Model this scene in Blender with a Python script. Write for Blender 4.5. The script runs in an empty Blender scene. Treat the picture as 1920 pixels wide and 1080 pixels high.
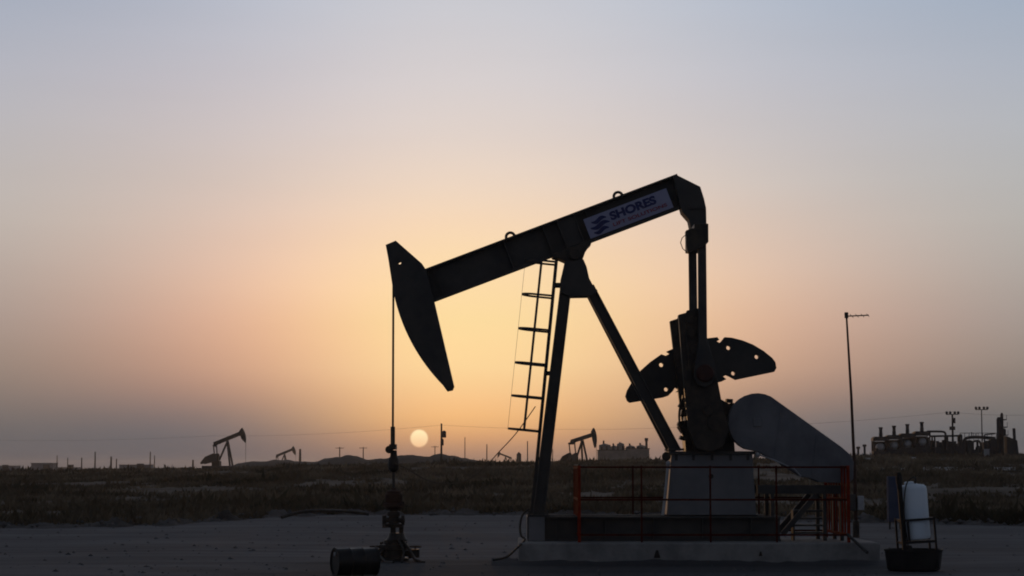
import bpy, bmesh, math, random
import numpy as np
from mathutils import Vector, Matrix, noise
from mathutils.geometry import tessellate_polygon

R = math.radians
SC = bpy.context.scene
COL = SC.collection
random.seed(7)
rng = np.random.default_rng(11)

# ------------------------------------------------------------------ camera
F = 3850.0                 # focal length in pixels of a 1920 wide frame (about 28 degrees across)
H = 1.8                    # eye height
TILT = math.atan((876 - 540) / F)
cam_d = bpy.data.cameras.new("camera")
cam = bpy.data.objects.new("camera", cam_d)
COL.objects.link(cam)
cam_d.sensor_width = 36.0
cam_d.lens = F / 1920 * 36.0
cam_d.clip_start = 0.5
cam_d.clip_end = 20000
cam.location = (0, 0, H)
cam.rotation_euler = (R(90) + TILT, 0, 0)
SC.camera = cam
CT, ST = math.cos(TILT), math.sin(TILT)


def at(px, py, Y):
    """the point at distance Y that stands on the line of sight of a photograph pixel"""
    rx = (px - 960) / F
    ry = (540 - py) / F
    k = Y / (CT - ry * ST)
    return Vector((rx * k, Y, H + (ST + ry * CT) * k))


# ------------------------------------------------------------------ exposure
SC.view_settings.view_transform = 'Standard'
SC.view_settings.look = 'None'
SC.view_settings.exposure = 0.0
SC.view_settings.gamma = 1.0
SC.view_settings.use_curve_mapping = False
SC.render.engine = 'CYCLES'
SC.cycles.max_bounces = 6
SC.cycles.diffuse_bounces = 2
SC.cycles.glossy_bounces = 2
SC.cycles.volume_bounces = 0
SC.cycles.use_denoising = True
SC.cycles.filter_width = 1.9


def lin(c):
    return tuple(((v / 255) / 12.92 if v / 255 <= 0.04045 else ((v / 255 + 0.055) / 1.055) ** 2.4) for v in c) + (1.0,)


# ------------------------------------------------------------------ sky: clear dusk sky behind a veil of dust lit by the low sun
sun_dir = (at(786, 822, 1000.0) - Vector((0, 0, H))).normalized()
SUN_EL = math.asin(sun_dir.z)
SUN_AZ = math.atan2(sun_dir.x, sun_dir.y)

world = bpy.data.worlds.new("World")
SC.world = world
world.use_nodes = True
nt = world.node_tree
nt.nodes.clear()


def N(kind, **kw):
    n = nt.nodes.new(kind)
    for k, v in kw.items():
        setattr(n, k, v)
    return n


def math_node(op, a, b=None):
    n = N('ShaderNodeMath', operation=op)
    for i, x in enumerate((a, b)):
        if x is None:
            continue
        if isinstance(x, (int, float)):
            n.inputs[i].default_value = x
        else:
            nt.links.new(x, n.inputs[i])
    return n.outputs[0]


tc = N('ShaderNodeTexCoord')
nrm = N('ShaderNodeVectorMath', operation='NORMALIZE')
nt.links.new(tc.outputs['Generated'], nrm.inputs[0])
sep = N('ShaderNodeSeparateXYZ')
nt.links.new(nrm.outputs[0], sep.inputs[0])
elev = math_node('ARCSINE', sep.outputs['Z'])
azim = math_node('ARCTAN2', sep.outputs['X'], sep.outputs['Y'])
GLOW_AZ = math.atan((868 - 960) / F)
saz = math_node('SUBTRACT', azim, GLOW_AZ)
daz = math_node('ABSOLUTE', saz)
# square-root scale of elevation so that the low sky gets most of the ramp
ELMAX = R(60)
elp = math_node('POWER', math_node('DIVIDE', math_node('MAXIMUM', elev, 0.0), ELMAX), 0.5)


def epos(y):
    return (max(math.atan((876 - y) / F), 0) / ELMAX) ** 0.5


def ramp(stops):
    n = N('ShaderNodeValToRGB')
    cr = n.color_ramp
    cr.interpolation = 'LINEAR'
    while len(cr.elements) > 1:
        cr.elements.remove(cr.elements[-1])
    cr.elements[0].position = stops[0][0]
    cr.elements[0].color = stops[0][1]
    for p, c in stops[1:]:
        e = cr.elements.new(p)
        e.color = c
    nt.links.new(elp, n.inputs[0])
    return n.outputs[0]


def ed(d):
    return (R(d) / ELMAX) ** 0.5


# light the clear sky itself gives along the two ramps, taken off the veil so that the sum is the sky seen
NI_Y = (0, 200, 420, 590, 710, 785, 845, 876)
NI_SUN = ((.188, .094, .039), (.255, .110, .031), (.345, .125, .020), (.357, .106, .0), (.243, .063, .0), (.106, .024, .0), (.020, .004, .0), (.006, 0, 0))
NI_MID = ((.167, .084, .039), (.220, .098, .031), (.285, .110, .020), (.287, .088, .002), (.190, .049, .0), (.082, .020, .0), (.020, .004, .0), (.006, 0, 0))
NI_EDGE = ((.126, .072, .039), (.152, .078, .031), (.186, .080, .020), (.175, .061, .002), (.112, .031, .002), (.045, .010, 0), (.010, .004, 0), (.005, 0, 0))


def less(c, y, tab):
    r = lin(c)
    for k in range(len(NI_Y) - 1):
        if y <= NI_Y[k + 1]:
            t = (y - NI_Y[k]) / (NI_Y[k + 1] - NI_Y[k])
            break
    return tuple(max(0.0, r[j] - (tab[k][j] * (1 - t) + tab[k + 1][j] * t)) for j in range(3)) + (1.0,)


def sky_stops(rows, tab):
    return [(epos(y), less(c, y, tab)) for y, c in rows]


ZEN = (0.05, 0.06, 0.085, 1)
ROWS_SUN = [(876, (142, 114, 102)), (850, (178, 136, 110)), (820, (218, 162, 114)), (790, (244, 186, 122)), (750, (252, 200, 139)),
                       (700, (254, 215, 155)), (600, (254, 221, 161)), (500, (252, 219, 172)), (420, (247, 216, 183)), (300, (231, 212, 199)),
                       (200, (219, 209, 205)), (100, (211, 205, 207)), (0, (203, 203, 209))]
ROWS_MID = [(876, (100, 94, 98)), (860, (112, 101, 103)), (830, (132, 114, 108)), (785, (159, 133, 116)), (735, (193, 154, 127)), (690, (212, 170, 139)),
                       (610, (229, 185, 152)), (570, (233, 192, 160)), (510, (232, 197, 171)), (420, (225, 199, 181)), (310, (212, 199, 192)),
                       (200, (203, 195, 197)), (100, (194, 193, 201)), (0, (187, 191, 203))]
ROWS_EDGE = [(876, (86, 85, 94)), (845, (100, 97, 99)), (785, (117, 110, 106)), (710, (141, 129, 120)), (590, (166, 153, 145)),
                        (420, (186, 178, 172)), (300, (186, 182, 182)), (200, (182, 182, 189)), (100, (175, 178, 190)), (0, (166, 174, 190))]


def row_lin(rows_, y, tab):
    rs = sorted(rows_)
    c = rs[-1][1]
    for (ya, ca), (yb, cb) in zip(rs, rs[1:]):
        if y <= yb:
            t = (y - ya) / (yb - ya)
            c = tuple(p + (q - p) * t for p, q in zip(ca, cb))
            break
    return less(c, y, tab)


# three columns of sky (under the sun, half way out, at the sides) blended smoothly over azimuth
SKY_Y = (876, 862, 848, 834, 820, 800, 780, 755, 725, 690, 650, 600, 540, 480, 420, 340, 250, 150, 0)
S_, M_, E_ = [[row_lin(r, y, t) for y in SKY_Y] for r, t in ((ROWS_SUN, NI_SUN), (ROWS_MID, NI_MID), (ROWS_EDGE, NI_EDGE))]
B_ = [tuple(max(0.0, 2 * m[j] - 0.5 * (e[j] + s_[j])) for j in range(3)) + (1.0,) for s_, m, e in zip(S_, M_, E_)]
R_SUN = ramp([(epos(y), c) for y, c in zip(SKY_Y, S_)] + [(ed(22), (0.22, 0.25, 0.31, 1)), (ed(36), (0.085, 0.105, 0.14, 1)), (1.0, ZEN)])
R_MID = ramp([(epos(y), c) for y, c in zip(SKY_Y, B_)] + [(ed(22), (0.21, 0.24, 0.305, 1)), (ed(36), (0.083, 0.103, 0.14, 1)), (1.0, ZEN)])
R_EDGE = ramp([(epos(y), c) for y, c in zip(SKY_Y, E_)] + [(ed(22), (0.20, 0.23, 0.30, 1)), (ed(36), (0.08, 0.10, 0.14, 1)), (1.0, ZEN)])
R_BACK = ramp([(0.0, (0.10, 0.105, 0.135, 1)), (ed(20), (0.085, 0.095, 0.13, 1)), (1.0, ZEN)])

g = math_node('MAXIMUM', math_node('DIVIDE', saz, R(9.1)), math_node('DIVIDE', saz, R(-6.6)))
gauss = math_node('EXPONENT', math_node('MULTIPLY', math_node('MULTIPLY', g, g), -1.0))
away = N('ShaderNodeMapRange', interpolation_type='SMOOTHSTEP')
nt.links.new(daz, away.inputs['Value'])
away.inputs['From Min'].default_value = R(15)
away.inputs['From Max'].default_value = R(60)


def mixc(fac, a, b):
    n = N('ShaderNodeMix', data_type='RGBA')
    nt.links.new(fac, n.inputs['Factor'])
    nt.links.new(a, n.inputs['A'])
    if isinstance(b, tuple):
        n.inputs['B'].default_value = b
    else:
        nt.links.new(b, n.inputs['B'])
    return n.outputs['Result']


veil = mixc(gauss, mixc(gauss, R_EDGE, R_MID), mixc(gauss, R_MID, R_SUN))
veil = mixc(away.outputs[0], veil, R_BACK)
# faint uneven dust layers
mp = N('ShaderNodeMapping')
nt.links.new(nrm.outputs[0], mp.inputs[0])
mp.inputs['Scale'].default_value = (3, 3, 22)
dn = N('ShaderNodeTexNoise')
dn.inputs['Scale'].default_value = 1.6
dn.inputs['Detail'].default_value = 3
nt.links.new(mp.outputs[0], dn.inputs['Vector'])
dmul = N('ShaderNodeMapRange')
nt.links.new(dn.outputs[0], dmul.inputs['Value'])
dmul.inputs['To Min'].default_value = 0.955
dmul.inputs['To Max'].default_value = 1.045
# the sun's dimmed disc
dot = N('ShaderNodeVectorMath', operation='DOT_PRODUCT')
nt.links.new(nrm.outputs[0], dot.inputs[0])
dot.inputs[1].default_value = sun_dir
ang = math_node('ARCCOSINE', math_node('MINIMUM', dot.outputs['Value'], 1.0))
disc = N('ShaderNodeMapRange', interpolation_type='SMOOTHSTEP')
nt.links.new(ang, disc.inputs['Value'])
disc.inputs['From Min'].default_value = R(0.276)
disc.inputs['From Max'].default_value = R(0.205)
dcol = N('ShaderNodeMapRange')
nt.links.new(elev, dcol.inputs['Value'])
dcol.inputs['From Min'].default_value = SUN_EL - R(0.27)
dcol.inputs['From Max'].default_value = SUN_EL + R(0.20)
SUN_LOW = N('ShaderNodeRGB'); SUN_LOW.outputs[0].default_value = (0.95, 0.56, 0.30, 1)
disc_c = mixc(dcol.outputs[0], SUN_LOW.outputs[0], (1.05, 0.88, 0.50, 1))
veil = mixc(disc.outputs[0], veil, disc_c)

bg_veil = N('ShaderNodeBackground')
nt.links.new(veil, bg_veil.inputs['Color'])
nt.links.new(dmul.outputs[0], bg_veil.inputs['Strength'])
sky = N('ShaderNodeTexSky', sky_type='NISHITA')
sky.sun_disc = False
sky.sun_elevation = SUN_EL
sky.sun_rotation = SUN_AZ
sky.dust_density = 4.0
sky.air_density = 1.2
bg_sky = N('ShaderNodeBackground')
bg_sky.inputs['Strength'].default_value = 0.05
nt.links.new(sky.outputs[0], bg_sky.inputs['Color'])
add = N('ShaderNodeAddShader')
nt.links.new(bg_veil.outputs[0], add.inputs[0])
nt.links.new(bg_sky.outputs[0], add.inputs[1])
wo = N('ShaderNodeOutputWorld')
nt.links.new(add.outputs[0], wo.inputs['Surface'])

# ------------------------------------------------------------------ sun lamp, dimmed by the dust
sl = bpy.data.lights.new("sun", 'SUN')
sl.energy = 0.16
sl.angle = R(0.5)
sl.color = (1.0, 0.55, 0.25)
so = bpy.data.objects.new("sun", sl)
COL.objects.link(so)
so.rotation_euler = (-sun_dir).to_track_quat('-Z', 'Y').to_euler()


# ------------------------------------------------------------------ materials
def mat(name, c1, c2=None, scale=3.0, rough=0.7, metal=0.0, bump=0.0, bump_scale=None, spec=0.35, detail=5, contrast=(0.35, 0.65), stretch=None):
    m = bpy.data.materials.new(name)
    m.use_nodes = True
    t = m.node_tree
    b = t.nodes['Principled BSDF']
    b.inputs['Roughness'].default_value = rough
    b.inputs['Metallic'].default_value = metal
    b.inputs['Specular IOR Level'].default_value = spec
    co = t.nodes.new('ShaderNodeTexCoord')
    vec = co.outputs['Object']
    if stretch:
        mpn = t.nodes.new('ShaderNodeMapping')
        mpn.inputs['Scale'].default_value = stretch
        t.links.new(vec, mpn.inputs[0])
        vec = mpn.outputs[0]
    n = t.nodes.new('ShaderNodeTexNoise')
    n.inputs['Scale'].default_value = scale
    n.inputs['Detail'].default_value = detail
    n.inputs['Roughness'].default_value = 0.62
    t.links.new(vec, n.inputs['Vector'])
    cr = t.nodes.new('ShaderNodeValToRGB')
    cr.color_ramp.elements[0].position = contrast[0]
    cr.color_ramp.elements[1].position = contrast[1]
    cr.color_ramp.elements[0].color = (*c1, 1)
    cr.color_ramp.elements[1].color = (*(c2 or tuple(min(1, x * 1.5) for x in c1)), 1)
    t.links.new(n.outputs[0], cr.inputs[0])
    t.links.new(cr.outputs[0], b.inputs['Base Color'])
    if bump:
        n2 = t.nodes.new('ShaderNodeTexNoise')
        n2.inputs['Scale'].default_value = bump_scale or scale * 4
        n2.inputs['Detail'].default_value = 6
        t.links.new(vec, n2.inputs['Vector'])
        bm_ = t.nodes.new('ShaderNodeBump')
        bm_.inputs['Strength'].default_value = bump
        bm_.inputs['Distance'].default_value = 0.05
        t.links.new(n2.outputs[0], bm_.inputs['Height'])
        t.links.new(bm_.outputs[0], b.inputs['Normal'])
    return m


M = dict(
    steel=mat('dark_painted_steel', (0.035, 0.036, 0.038), (0.06, 0.058, 0.054), 2.2, 0.65),
    grey=mat('grey_painted_steel', (0.135, 0.14, 0.152), (0.185, 0.187, 0.195), 1.6, 0.6),
    guard=mat('belt_guard_paint', (0.10, 0.106, 0.12), (0.17, 0.174, 0.188), 1.6, 0.6),
    grease=mat('greasy_iron', (0.012, 0.011, 0.010), (0.05, 0.038, 0.028), 5.0, 0.5),
    reddim=mat('red_paint_dimmed', (0.042, 0.009, 0.007), (0.085, 0.014, 0.010), 7.0, 0.9, spec=0.04),  # same paint as the end rails, the rails' dimmer look put into its colour
    rust=mat('rusty_iron', (0.035, 0.018, 0.012), (0.075, 0.036, 0.024), 6.0, 0.8),
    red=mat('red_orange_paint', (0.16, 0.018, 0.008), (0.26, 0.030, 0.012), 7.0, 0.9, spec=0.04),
    redpin=mat('dull_red_paint', (0.06, 0.016, 0.012), (0.03, 0.012, 0.010), 7.0, 0.6),
    galv=mat('galvanised_steel', (0.30, 0.31, 0.33), (0.42, 0.43, 0.45), 5.0, 0.5, 0.4),
    rope=mat('wire_rope', (0.05, 0.04, 0.03), (0.10, 0.08, 0.05), 20, 0.7),
    rod=mat('polished_rod', (0.05, 0.045, 0.04), (0.08, 0.07, 0.06), 10, 0.5, 0.3),
    sign=mat('sign_vinyl', (0.27, 0.28, 0.42), (0.32, 0.33, 0.47), 3, 0.5),
    navy=mat('navy_lettering', (0.012, 0.018, 0.10), (0.02, 0.03, 0.14), 6, 0.5),
    redtext=mat('red_lettering', (0.22, 0.03, 0.05), (0.28, 0.04, 0.06), 6, 0.5),
    concrete=mat('concrete', (0.17, 0.17, 0.17), (0.30, 0.295, 0.285), 1.4, 0.9, bump=0.35, bump_scale=9),
    white=mat('white_polyethylene', (0.66, 0.77, 0.87), (0.76, 0.84, 0.90), 1.5, 0.45),
    tub=mat('black_plastic', (0.006, 0.006, 0.007), (0.012, 0.012, 0.013), 4, 0.6),
    bluegrey=mat('blue_grey_enamel', (0.055, 0.07, 0.115), (0.075, 0.092, 0.14), 2.0, 0.85, spec=0.08),
    drum=mat('black_drum_paint', (0.005, 0.005, 0.006), (0.010, 0.010, 0.010), 4, 0.4),
    wood=mat('weathered_pole_wood', (0.06, 0.045, 0.035), (0.11, 0.085, 0.065), 4, 0.9, stretch=(4, 4, 0.6)),
    plant=mat('plant_dark_steel', (0.014, 0.016, 0.02), (0.032, 0.034, 0.04), 0.8, 0.7),
    silver=mat('aluminium_cladding', (0.28, 0.29, 0.31), (0.38, 0.39, 0.40), 0.8, 0.45),
    shed=mat('corrugated_sheet', (0.16, 0.16, 0.18), (0.22, 0.22, 0.24), 0.6, 0.7),
    tank=mat('tank_paint', (0.16, 0.15, 0.14), (0.24, 0.22, 0.2), 0.5, 0.7),
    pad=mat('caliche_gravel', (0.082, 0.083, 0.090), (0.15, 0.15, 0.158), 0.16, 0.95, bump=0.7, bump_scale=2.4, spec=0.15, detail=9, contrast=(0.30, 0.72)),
    soil=mat('dry_soil', (0.07, 0.057, 0.045), (0.18, 0.15, 0.12), 0.06, 0.95, bump=0.6, bump_scale=0.8, spec=0.1, detail=9),
    mound=mat('mound_soil', (0.085, 0.07, 0.056), (0.15, 0.125, 0.10), 0.10, 0.95, bump=0.6, bump_scale=0.6, spec=0.1, detail=9),
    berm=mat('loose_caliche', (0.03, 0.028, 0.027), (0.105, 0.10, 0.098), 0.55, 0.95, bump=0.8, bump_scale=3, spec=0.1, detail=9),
    road=mat('pale_caliche_road', (0.32, 0.31, 0.30), (0.42, 0.41, 0.40), 0.05, 0.95, spec=0.1),
    stone=mat('stone', (0.06, 0.06, 0.06), (0.15, 0.147, 0.145), 2.0, 0.95, spec=0.1),
)


def scrub_mat():
    m = bpy.data.materials.new('dry_scrub')
    m.use_nodes = True
    t = m.node_tree
    b = t.nodes['Principled BSDF']
    b.inputs['Roughness'].default_value = 0.95
    b.inputs['Specular IOR Level'].default_value = 0.1
    co = t.nodes.new('ShaderNodeTexCoord')
    mp_ = t.nodes.new('ShaderNodeMapping')
    mp_.inputs['Scale'].default_value = (1, 0.35, 1)
    t.links.new(co.outputs['Object'], mp_.inputs[0])
    n = t.nodes.new('ShaderNodeTexNoise')
    n.inputs['Scale'].default_value = 0.16
    n.inputs['Detail'].default_value = 9
    t.links.new(mp_.outputs[0], n.inputs['Vector'])
    cr = t.nodes.new('ShaderNodeValToRGB')
    e = cr.color_ramp.elements
    e[0].position = 0.33
    e[0].color = (0.045, 0.040, 0.025, 1)
    e[1].position = 0.70
    e[1].color = (0.24, 0.19, 0.13, 1)
    k = e.new(0.5)
    k.color = (0.11, 0.09, 0.06, 1)
    t.links.new(n.outputs[0], cr.inputs[0])
    t.links.new(cr.outputs[0], b.inputs['Base Color'])
    return m


M['scrub'] = scrub_mat()


def pad_wear_patch():
    """tyre-worn streaks and a darker patch of ground round the machine"""
    t = M['pad'].node_tree
    b = t.nodes['Principled BSDF']
    src = b.inputs['Base Color'].links[0].from_socket
    co = t.nodes.new('ShaderNodeTexCoord')

    def noise_(scale, stretch):
        m_ = t.nodes.new('ShaderNodeMapping')
        m_.inputs['Scale'].default_value = stretch
        t.links.new(co.outputs['Object'], m_.inputs[0])
        n = t.nodes.new('ShaderNodeTexNoise')
        n.inputs['Scale'].default_value = scale
        n.inputs['Detail'].default_value = 8
        t.links.new(m_.outputs[0], n.inputs['Vector'])
        return n.outputs[0]

    def mr(sock, a, b_, c, d):
        n = t.nodes.new('ShaderNodeMapRange')
        t.links.new(sock, n.inputs['Value'])
        for k, v in zip(('From Min', 'From Max', 'To Min', 'To Max'), (a, b_, c, d)):
            n.inputs[k].default_value = v
        return n.outputs[0]

    def mul(a, b_):
        n = t.nodes.new('ShaderNodeVectorMath')
        n.operation = 'SCALE'
        t.links.new(a, n.inputs[0])
        t.links.new(b_, n.inputs['Scale'])
        return n.outputs[0]

    streak = mr(noise_(1.0, (0.07, 1.1, 1)), .35, .65, .78, 1.18)
    sp = t.nodes.new('ShaderNodeSeparateXYZ')
    t.links.new(co.outputs['Object'], sp.inputs[0])

    def m2(op, a, b_):
        n = t.nodes.new('ShaderNodeMath')
        n.operation = op
        for i, x in enumerate((a, b_)):
            if isinstance(x, (int, float)):
                n.inputs[i].default_value = x
            else:
                t.links.new(x, n.inputs[i])
        return n.outputs[0]

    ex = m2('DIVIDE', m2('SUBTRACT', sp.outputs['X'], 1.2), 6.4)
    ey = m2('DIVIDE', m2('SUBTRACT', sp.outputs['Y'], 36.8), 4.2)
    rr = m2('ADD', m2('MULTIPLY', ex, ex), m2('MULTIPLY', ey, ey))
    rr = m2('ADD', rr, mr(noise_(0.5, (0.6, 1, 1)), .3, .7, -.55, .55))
    dark_patch = mr(rr, .6, 1.3, .58, 1.0)  # ground colour darker inside a ragged ellipse round the machine
    t.links.new(mul(mul(src, streak), dark_patch), b.inputs['Base Color'])


pad_wear_patch()


# ------------------------------------------------------------------ mesh helpers
class MB:
    def __init__(self):
        self.v, self.f = [], []

    def add(self, vs, fs):
        o = len(self.v)
        self.v += [Vector(p) for p in vs]
        self.f += [tuple(i + o for i in f) for f in fs]
        return self

    def box(self, c, s, rot=None):
        c = Vector(c)
        vs = []
        for x in (-.5, .5):
            for y in (-.5, .5):
                for z in (-.5, .5):
                    p = Vector((x * s[0], y * s[1], z * s[2]))
                    if rot is not None:
                        p = rot @ p
                    vs.append(c + p)
        return self.add(vs, [(0, 1, 3, 2), (4, 6, 7, 5), (0, 4, 5, 1), (2, 3, 7, 6), (0, 2, 6, 4), (1, 5, 7, 3)])

    def bar(self, p0, p1, w, h):
        """box from p0 to p1; w is measured along Y (or sideways), h across"""
        p0, p1 = Vector(p0), Vector(p1)
        d = (p1 - p0).normalized()
        side = Vector((0, 1, 0))
        if abs(d.dot(side)) > 0.95:
            side = Vector((1, 0, 0))
        up = d.cross(side).normalized()
        side = up.cross(d).normalized()
        vs = []
        for p in (p0, p1):
            for a, b in ((-1, -1), (1, -1), (1, 1), (-1, 1)):
                vs.append(p + side * a * w / 2 + up * b * h / 2)
        return self.add(vs, [(0, 3, 2, 1), (4, 5, 6, 7), (0, 1, 5, 4), (1, 2, 6, 5), (2, 3, 7, 6), (3, 0, 4, 7)])

    def ibeam(self, p0, p1, w, h, tf, tw):
        """I section: flange width w along Y, depth h"""
        p0, p1 = Vector(p0), Vector(p1)
        d = (p1 - p0).normalized()
        side = Vector((0, 1, 0))
        up = d.cross(side).normalized()
        o = up * (h / 2 - tf / 2)
        self.bar(p0 + o, p1 + o, w, tf)
        self.bar(p0 - o, p1 - o, w, tf)
        self.bar(p0, p1, tw, h - 2 * tf)
        return self

    def tube(self, pts, r, n=8, cap=True):
        pts = [Vector(p) for p in pts]
        rs = r if isinstance(r, (list, tuple)) else [r] * len(pts)
        rings = []
        prev = None
        for i, p in enumerate(pts):
            a = pts[max(i - 1, 0)]
            b = pts[min(i + 1, len(pts) - 1)]
            d = (b - a).normalized()
            ref = prev if prev is not None else (Vector((0, 0, 1)) if abs(d.z) < 0.9 else Vector((1, 0, 0)))
            s = d.cross(ref)
            if s.length < 1e-6:
                s = d.cross(Vector((0, 1, 0)))
            s.normalize()
            u = s.cross(d).normalized()
            prev = u
            rings.append([p + (s * math.cos(2 * math.pi * k / n) + u * math.sin(2 * math.pi * k / n)) * rs[i] for k in range(n)])
        vs = [q for ring in rings for q in ring]
        fs = []
        for i in range(len(pts) - 1):
            for k in range(n):
                k2 = (k + 1) % n
                fs.append((i * n + k, i * n + k2, (i + 1) * n + k2, (i + 1) * n + k))
        if cap:
            fs.append(tuple(range(n))[::-1])
            fs.append(tuple((len(pts) - 1) * n + k for k in range(n)))
        return self.add(vs, fs)

    def cyl(self, p0, p1, r, n=16):
        return self.tube([p0, p1], r, n)

    def lathe(self, c, prof, n=28, axis='Z', sx=1.0, sy=1.0):
        """prof: (radius, height) pairs about a vertical (or X / Y) axis at c"""
        c = Vector(c)
        vs, fs = [], []
        for r, h in prof:
            for k in range(n):
                a = 2 * math.pi * k / n
                u, w = r * math.cos(a) * sx, r * math.sin(a) * sy
                vs.append(c + (Vector((u, w, h)) if axis == 'Z' else Vector((h, u, w)) if axis == 'X' else Vector((u, h, w))))
        for i in range(len(prof) - 1):
            for k in range(n):
                k2 = (k + 1) % n
                fs.append((i * n + k, i * n + k2, (i + 1) * n + k2, (i + 1) * n + k))
        fs.append(tuple(range(n))[::-1])
        fs.append(tuple((len(prof) - 1) * n + k for k in range(n)))
        return self.add(vs, fs)

    def prism(self, xz, y0, y1, holes=()):
        """flat outline in the XZ plane given thickness from y0 to y1, with holes"""
        loops = [list(xz)] + [list(h) for h in holes]
        pts3 = [[Vector((p[0], p[1], 0)) for p in L] for L in loops]
        flat = [p for L in loops for p in L]
        tris = tessellate_polygon(pts3)
        n = len(flat)
        vs = [(p[0], y0, p[1]) for p in flat] + [(p[0], y1, p[1]) for p in flat]
        fs = [tuple(t) for t in tris] + [tuple(i + n for i in t)[::-1] for t in tris]
        o = 0
        for L in loops:
            m = len(L)
            for i in range(m):
                j = (i + 1) % m
                fs.append((o + i, o + j, o + j + n, o + i + n))
            o += m
        return self.add(vs, fs)

    def build(self, name, m, parent=None, smooth=None, bevel=0.0, origin=None):
        me = bpy.data.meshes.new(name)
        o = origin if origin is not None else (Vector(parent['_o']) if parent is not None and '_o' in parent else Vector((0, 0, 0)))
        me.from_pydata([tuple(p - o) for p in self.v], [], self.f)
        me.update()
        bm = bmesh.new()
        bm.from_mesh(me)
        bmesh.ops.recalc_face_normals(bm, faces=bm.faces)
        bm.to_mesh(me)
        bm.free()
        if smooth:
            for p in me.polygons:
                p.use_smooth = True
            me.set_sharp_from_angle(angle=R(smooth))
        me.materials.append(M[m] if isinstance(m, str) else m)
        ob = bpy.data.objects.new(name, me)
        COL.objects.link(ob)
        if parent is not None:
            ob.parent = parent
            ob['_o'] = tuple(o)
        else:
            ob.location = o
        if bevel:
            md = ob.modifiers.new('bevel', 'BEVEL')
            md.width = bevel
            md.segments = 2
            md.limit_method = 'ANGLE'
        return ob


def tag(o, label, cat, group=None):
    o['label'] = label
    o['category'] = cat
    if group:
        o['group'] = group
    return o


def thing(name, loc, label, cat, group=None):
    o = bpy.data.objects.new(name, None)
    o.empty_display_size = 0.3
    COL.objects.link(o)
    o.location = loc
    o['_o'] = tuple(loc)
    return tag(o, label, cat, group)


def copy_tree(o, parent=None):
    c = o.copy()
    COL.objects.link(c)
    if parent is not None:
        c.parent = parent
    for ch in [q for q in bpy.data.objects if q.parent == o]:
        copy_tree(ch, c)
    return c


def circ(cx, cz, r, n=12):
    return [(cx + r * math.cos(2 * math.pi * k / n), cz + r * math.sin(2 * math.pi * k / n)) for k in range(n)]


def smooth_pts(ctrl, n=8):
    out = []
    c = [ctrl[0]] + ctrl + [ctrl[-1]]
    for i in range(1, len(c) - 2):
        for k in range(n):
            t = k / n
            p0, p1, p2, p3 = c[i - 1], c[i], c[i + 1], c[i + 2]
            out.append(0.5 * ((2 * p1) + (p2 - p0) * t + (2 * p0 - 5 * p1 + 4 * p2 - p3) * t * t + (3 * p1 - p0 - 3 * p2 + p3) * t ** 3))
    out.append(ctrl[-1])
    return out


# ------------------------------------------------------------------ terrain
def interp(x, pts):
    if x <= pts[0][0]:
        return pts[0][1]
    for (a, u), (b, w) in zip(pts, pts[1:]):
        if x <= b:
            t = (x - a) / (b - a)
            t = t * t * (3 - 2 * t)
            return u + (w - u) * t
    return pts[-1][1]


RIDGE = [(-900, 0.95), (0, 0.95), (350, 1.25), (480, 1.45), (580, 1.95), (950, 2.3), (1250, 2.6), (1600, 3.1), (1760, 3.3), (2800, 3.3)]


def sstep(a, b, x):
    t = min(1, max(0, (x - a) / (b - a)))
    return t * t * (3 - 2 * t)


def gz(x, y):
    if y < 60:
        base = 0.0
    else:
        px = 960 + F * x / y
        base = interp(px, RIDGE) * (sstep(95, 290, y) - 0.75 * sstep(420, 900, y))
    und = 0.0
    if y > 66:
        w = min(1, (y - 66) / 40)
        und = w * (0.28 * noise.noise(Vector((x * 0.03, y * 0.02, 1.7))) + 0.12 * noise.noise(Vector((x * 0.12, y * 0.06, 4.1))))
        if y > 900:
            und *= max(0, 1 - (y - 900) / 400)
    near = 0.035 * noise.noise(Vector((x * 0.22, y * 0.22, 9.0))) if y < 90 else 0.0
    return base + und + near - 0.02


ys = list(np.arange(-40, 28, 4.0)) + list(np.arange(28, 84, 0.7))
y = 84.0
while y < 3900:
    ys.append(y)
    y *= 1.018
ys.append(3950.0)
NU = 240
mb = MB()
for yy in ys:
    half = 28 + 0.36 * max(yy, 0)
    for i in range(NU + 1):
        xx = (i / NU * 2 - 1) * half
        mb.v.append(Vector((xx, yy, gz(xx, yy))))
for j in range(len(ys) - 1):
    for i in range(NU):
        a = j * (NU + 1) + i
        mb.f.append((a, a + 1, a + NU + 2, a + NU + 1))
ground = mb.build('ground', 'soil', smooth=60)
ground['kind'] = 'structure'

# pale graded well pad: a sheet just above the soil with a ragged far edge
EDGE = [(-400, 1002), (0, 990), (120, 988), (300, 984), (420, 977), (520, 968), (700, 964), (980, 965), (1150, 968), (1400, 972), (1600, 977), (1750, 982), (1920, 986), (2300, 990)]


def edge_y(px):
    return H * F / (interp(px, EDGE) - 876)


mb = MB()
cols = 260
rows = 60
for i in range(cols + 1):
    px = -380 + i / cols * 2650
    ey = edge_y(px) + 2.2 * noise.noise(Vector((px * 0.02, 0, 3))) + 1.2 * noise.noise(Vector((px * 0.09, 0, 5)))
    for j in range(rows + 1):
        yy = 6 + (ey - 6) * (j / rows)
        xx = (px - 960) / F * yy * (1 + 0.9 * (1 - yy / ey))
        mb.v.append(Vector((xx, yy, gz(xx, yy) + 0.012)))
for i in range(cols):
    for j in range(rows):
        a = i * (rows + 1) + j
        mb.f.append((a, a + rows + 1, a + rows + 2, a + 1))
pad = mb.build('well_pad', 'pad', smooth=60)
pad['kind'] = 'structure'

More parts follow.
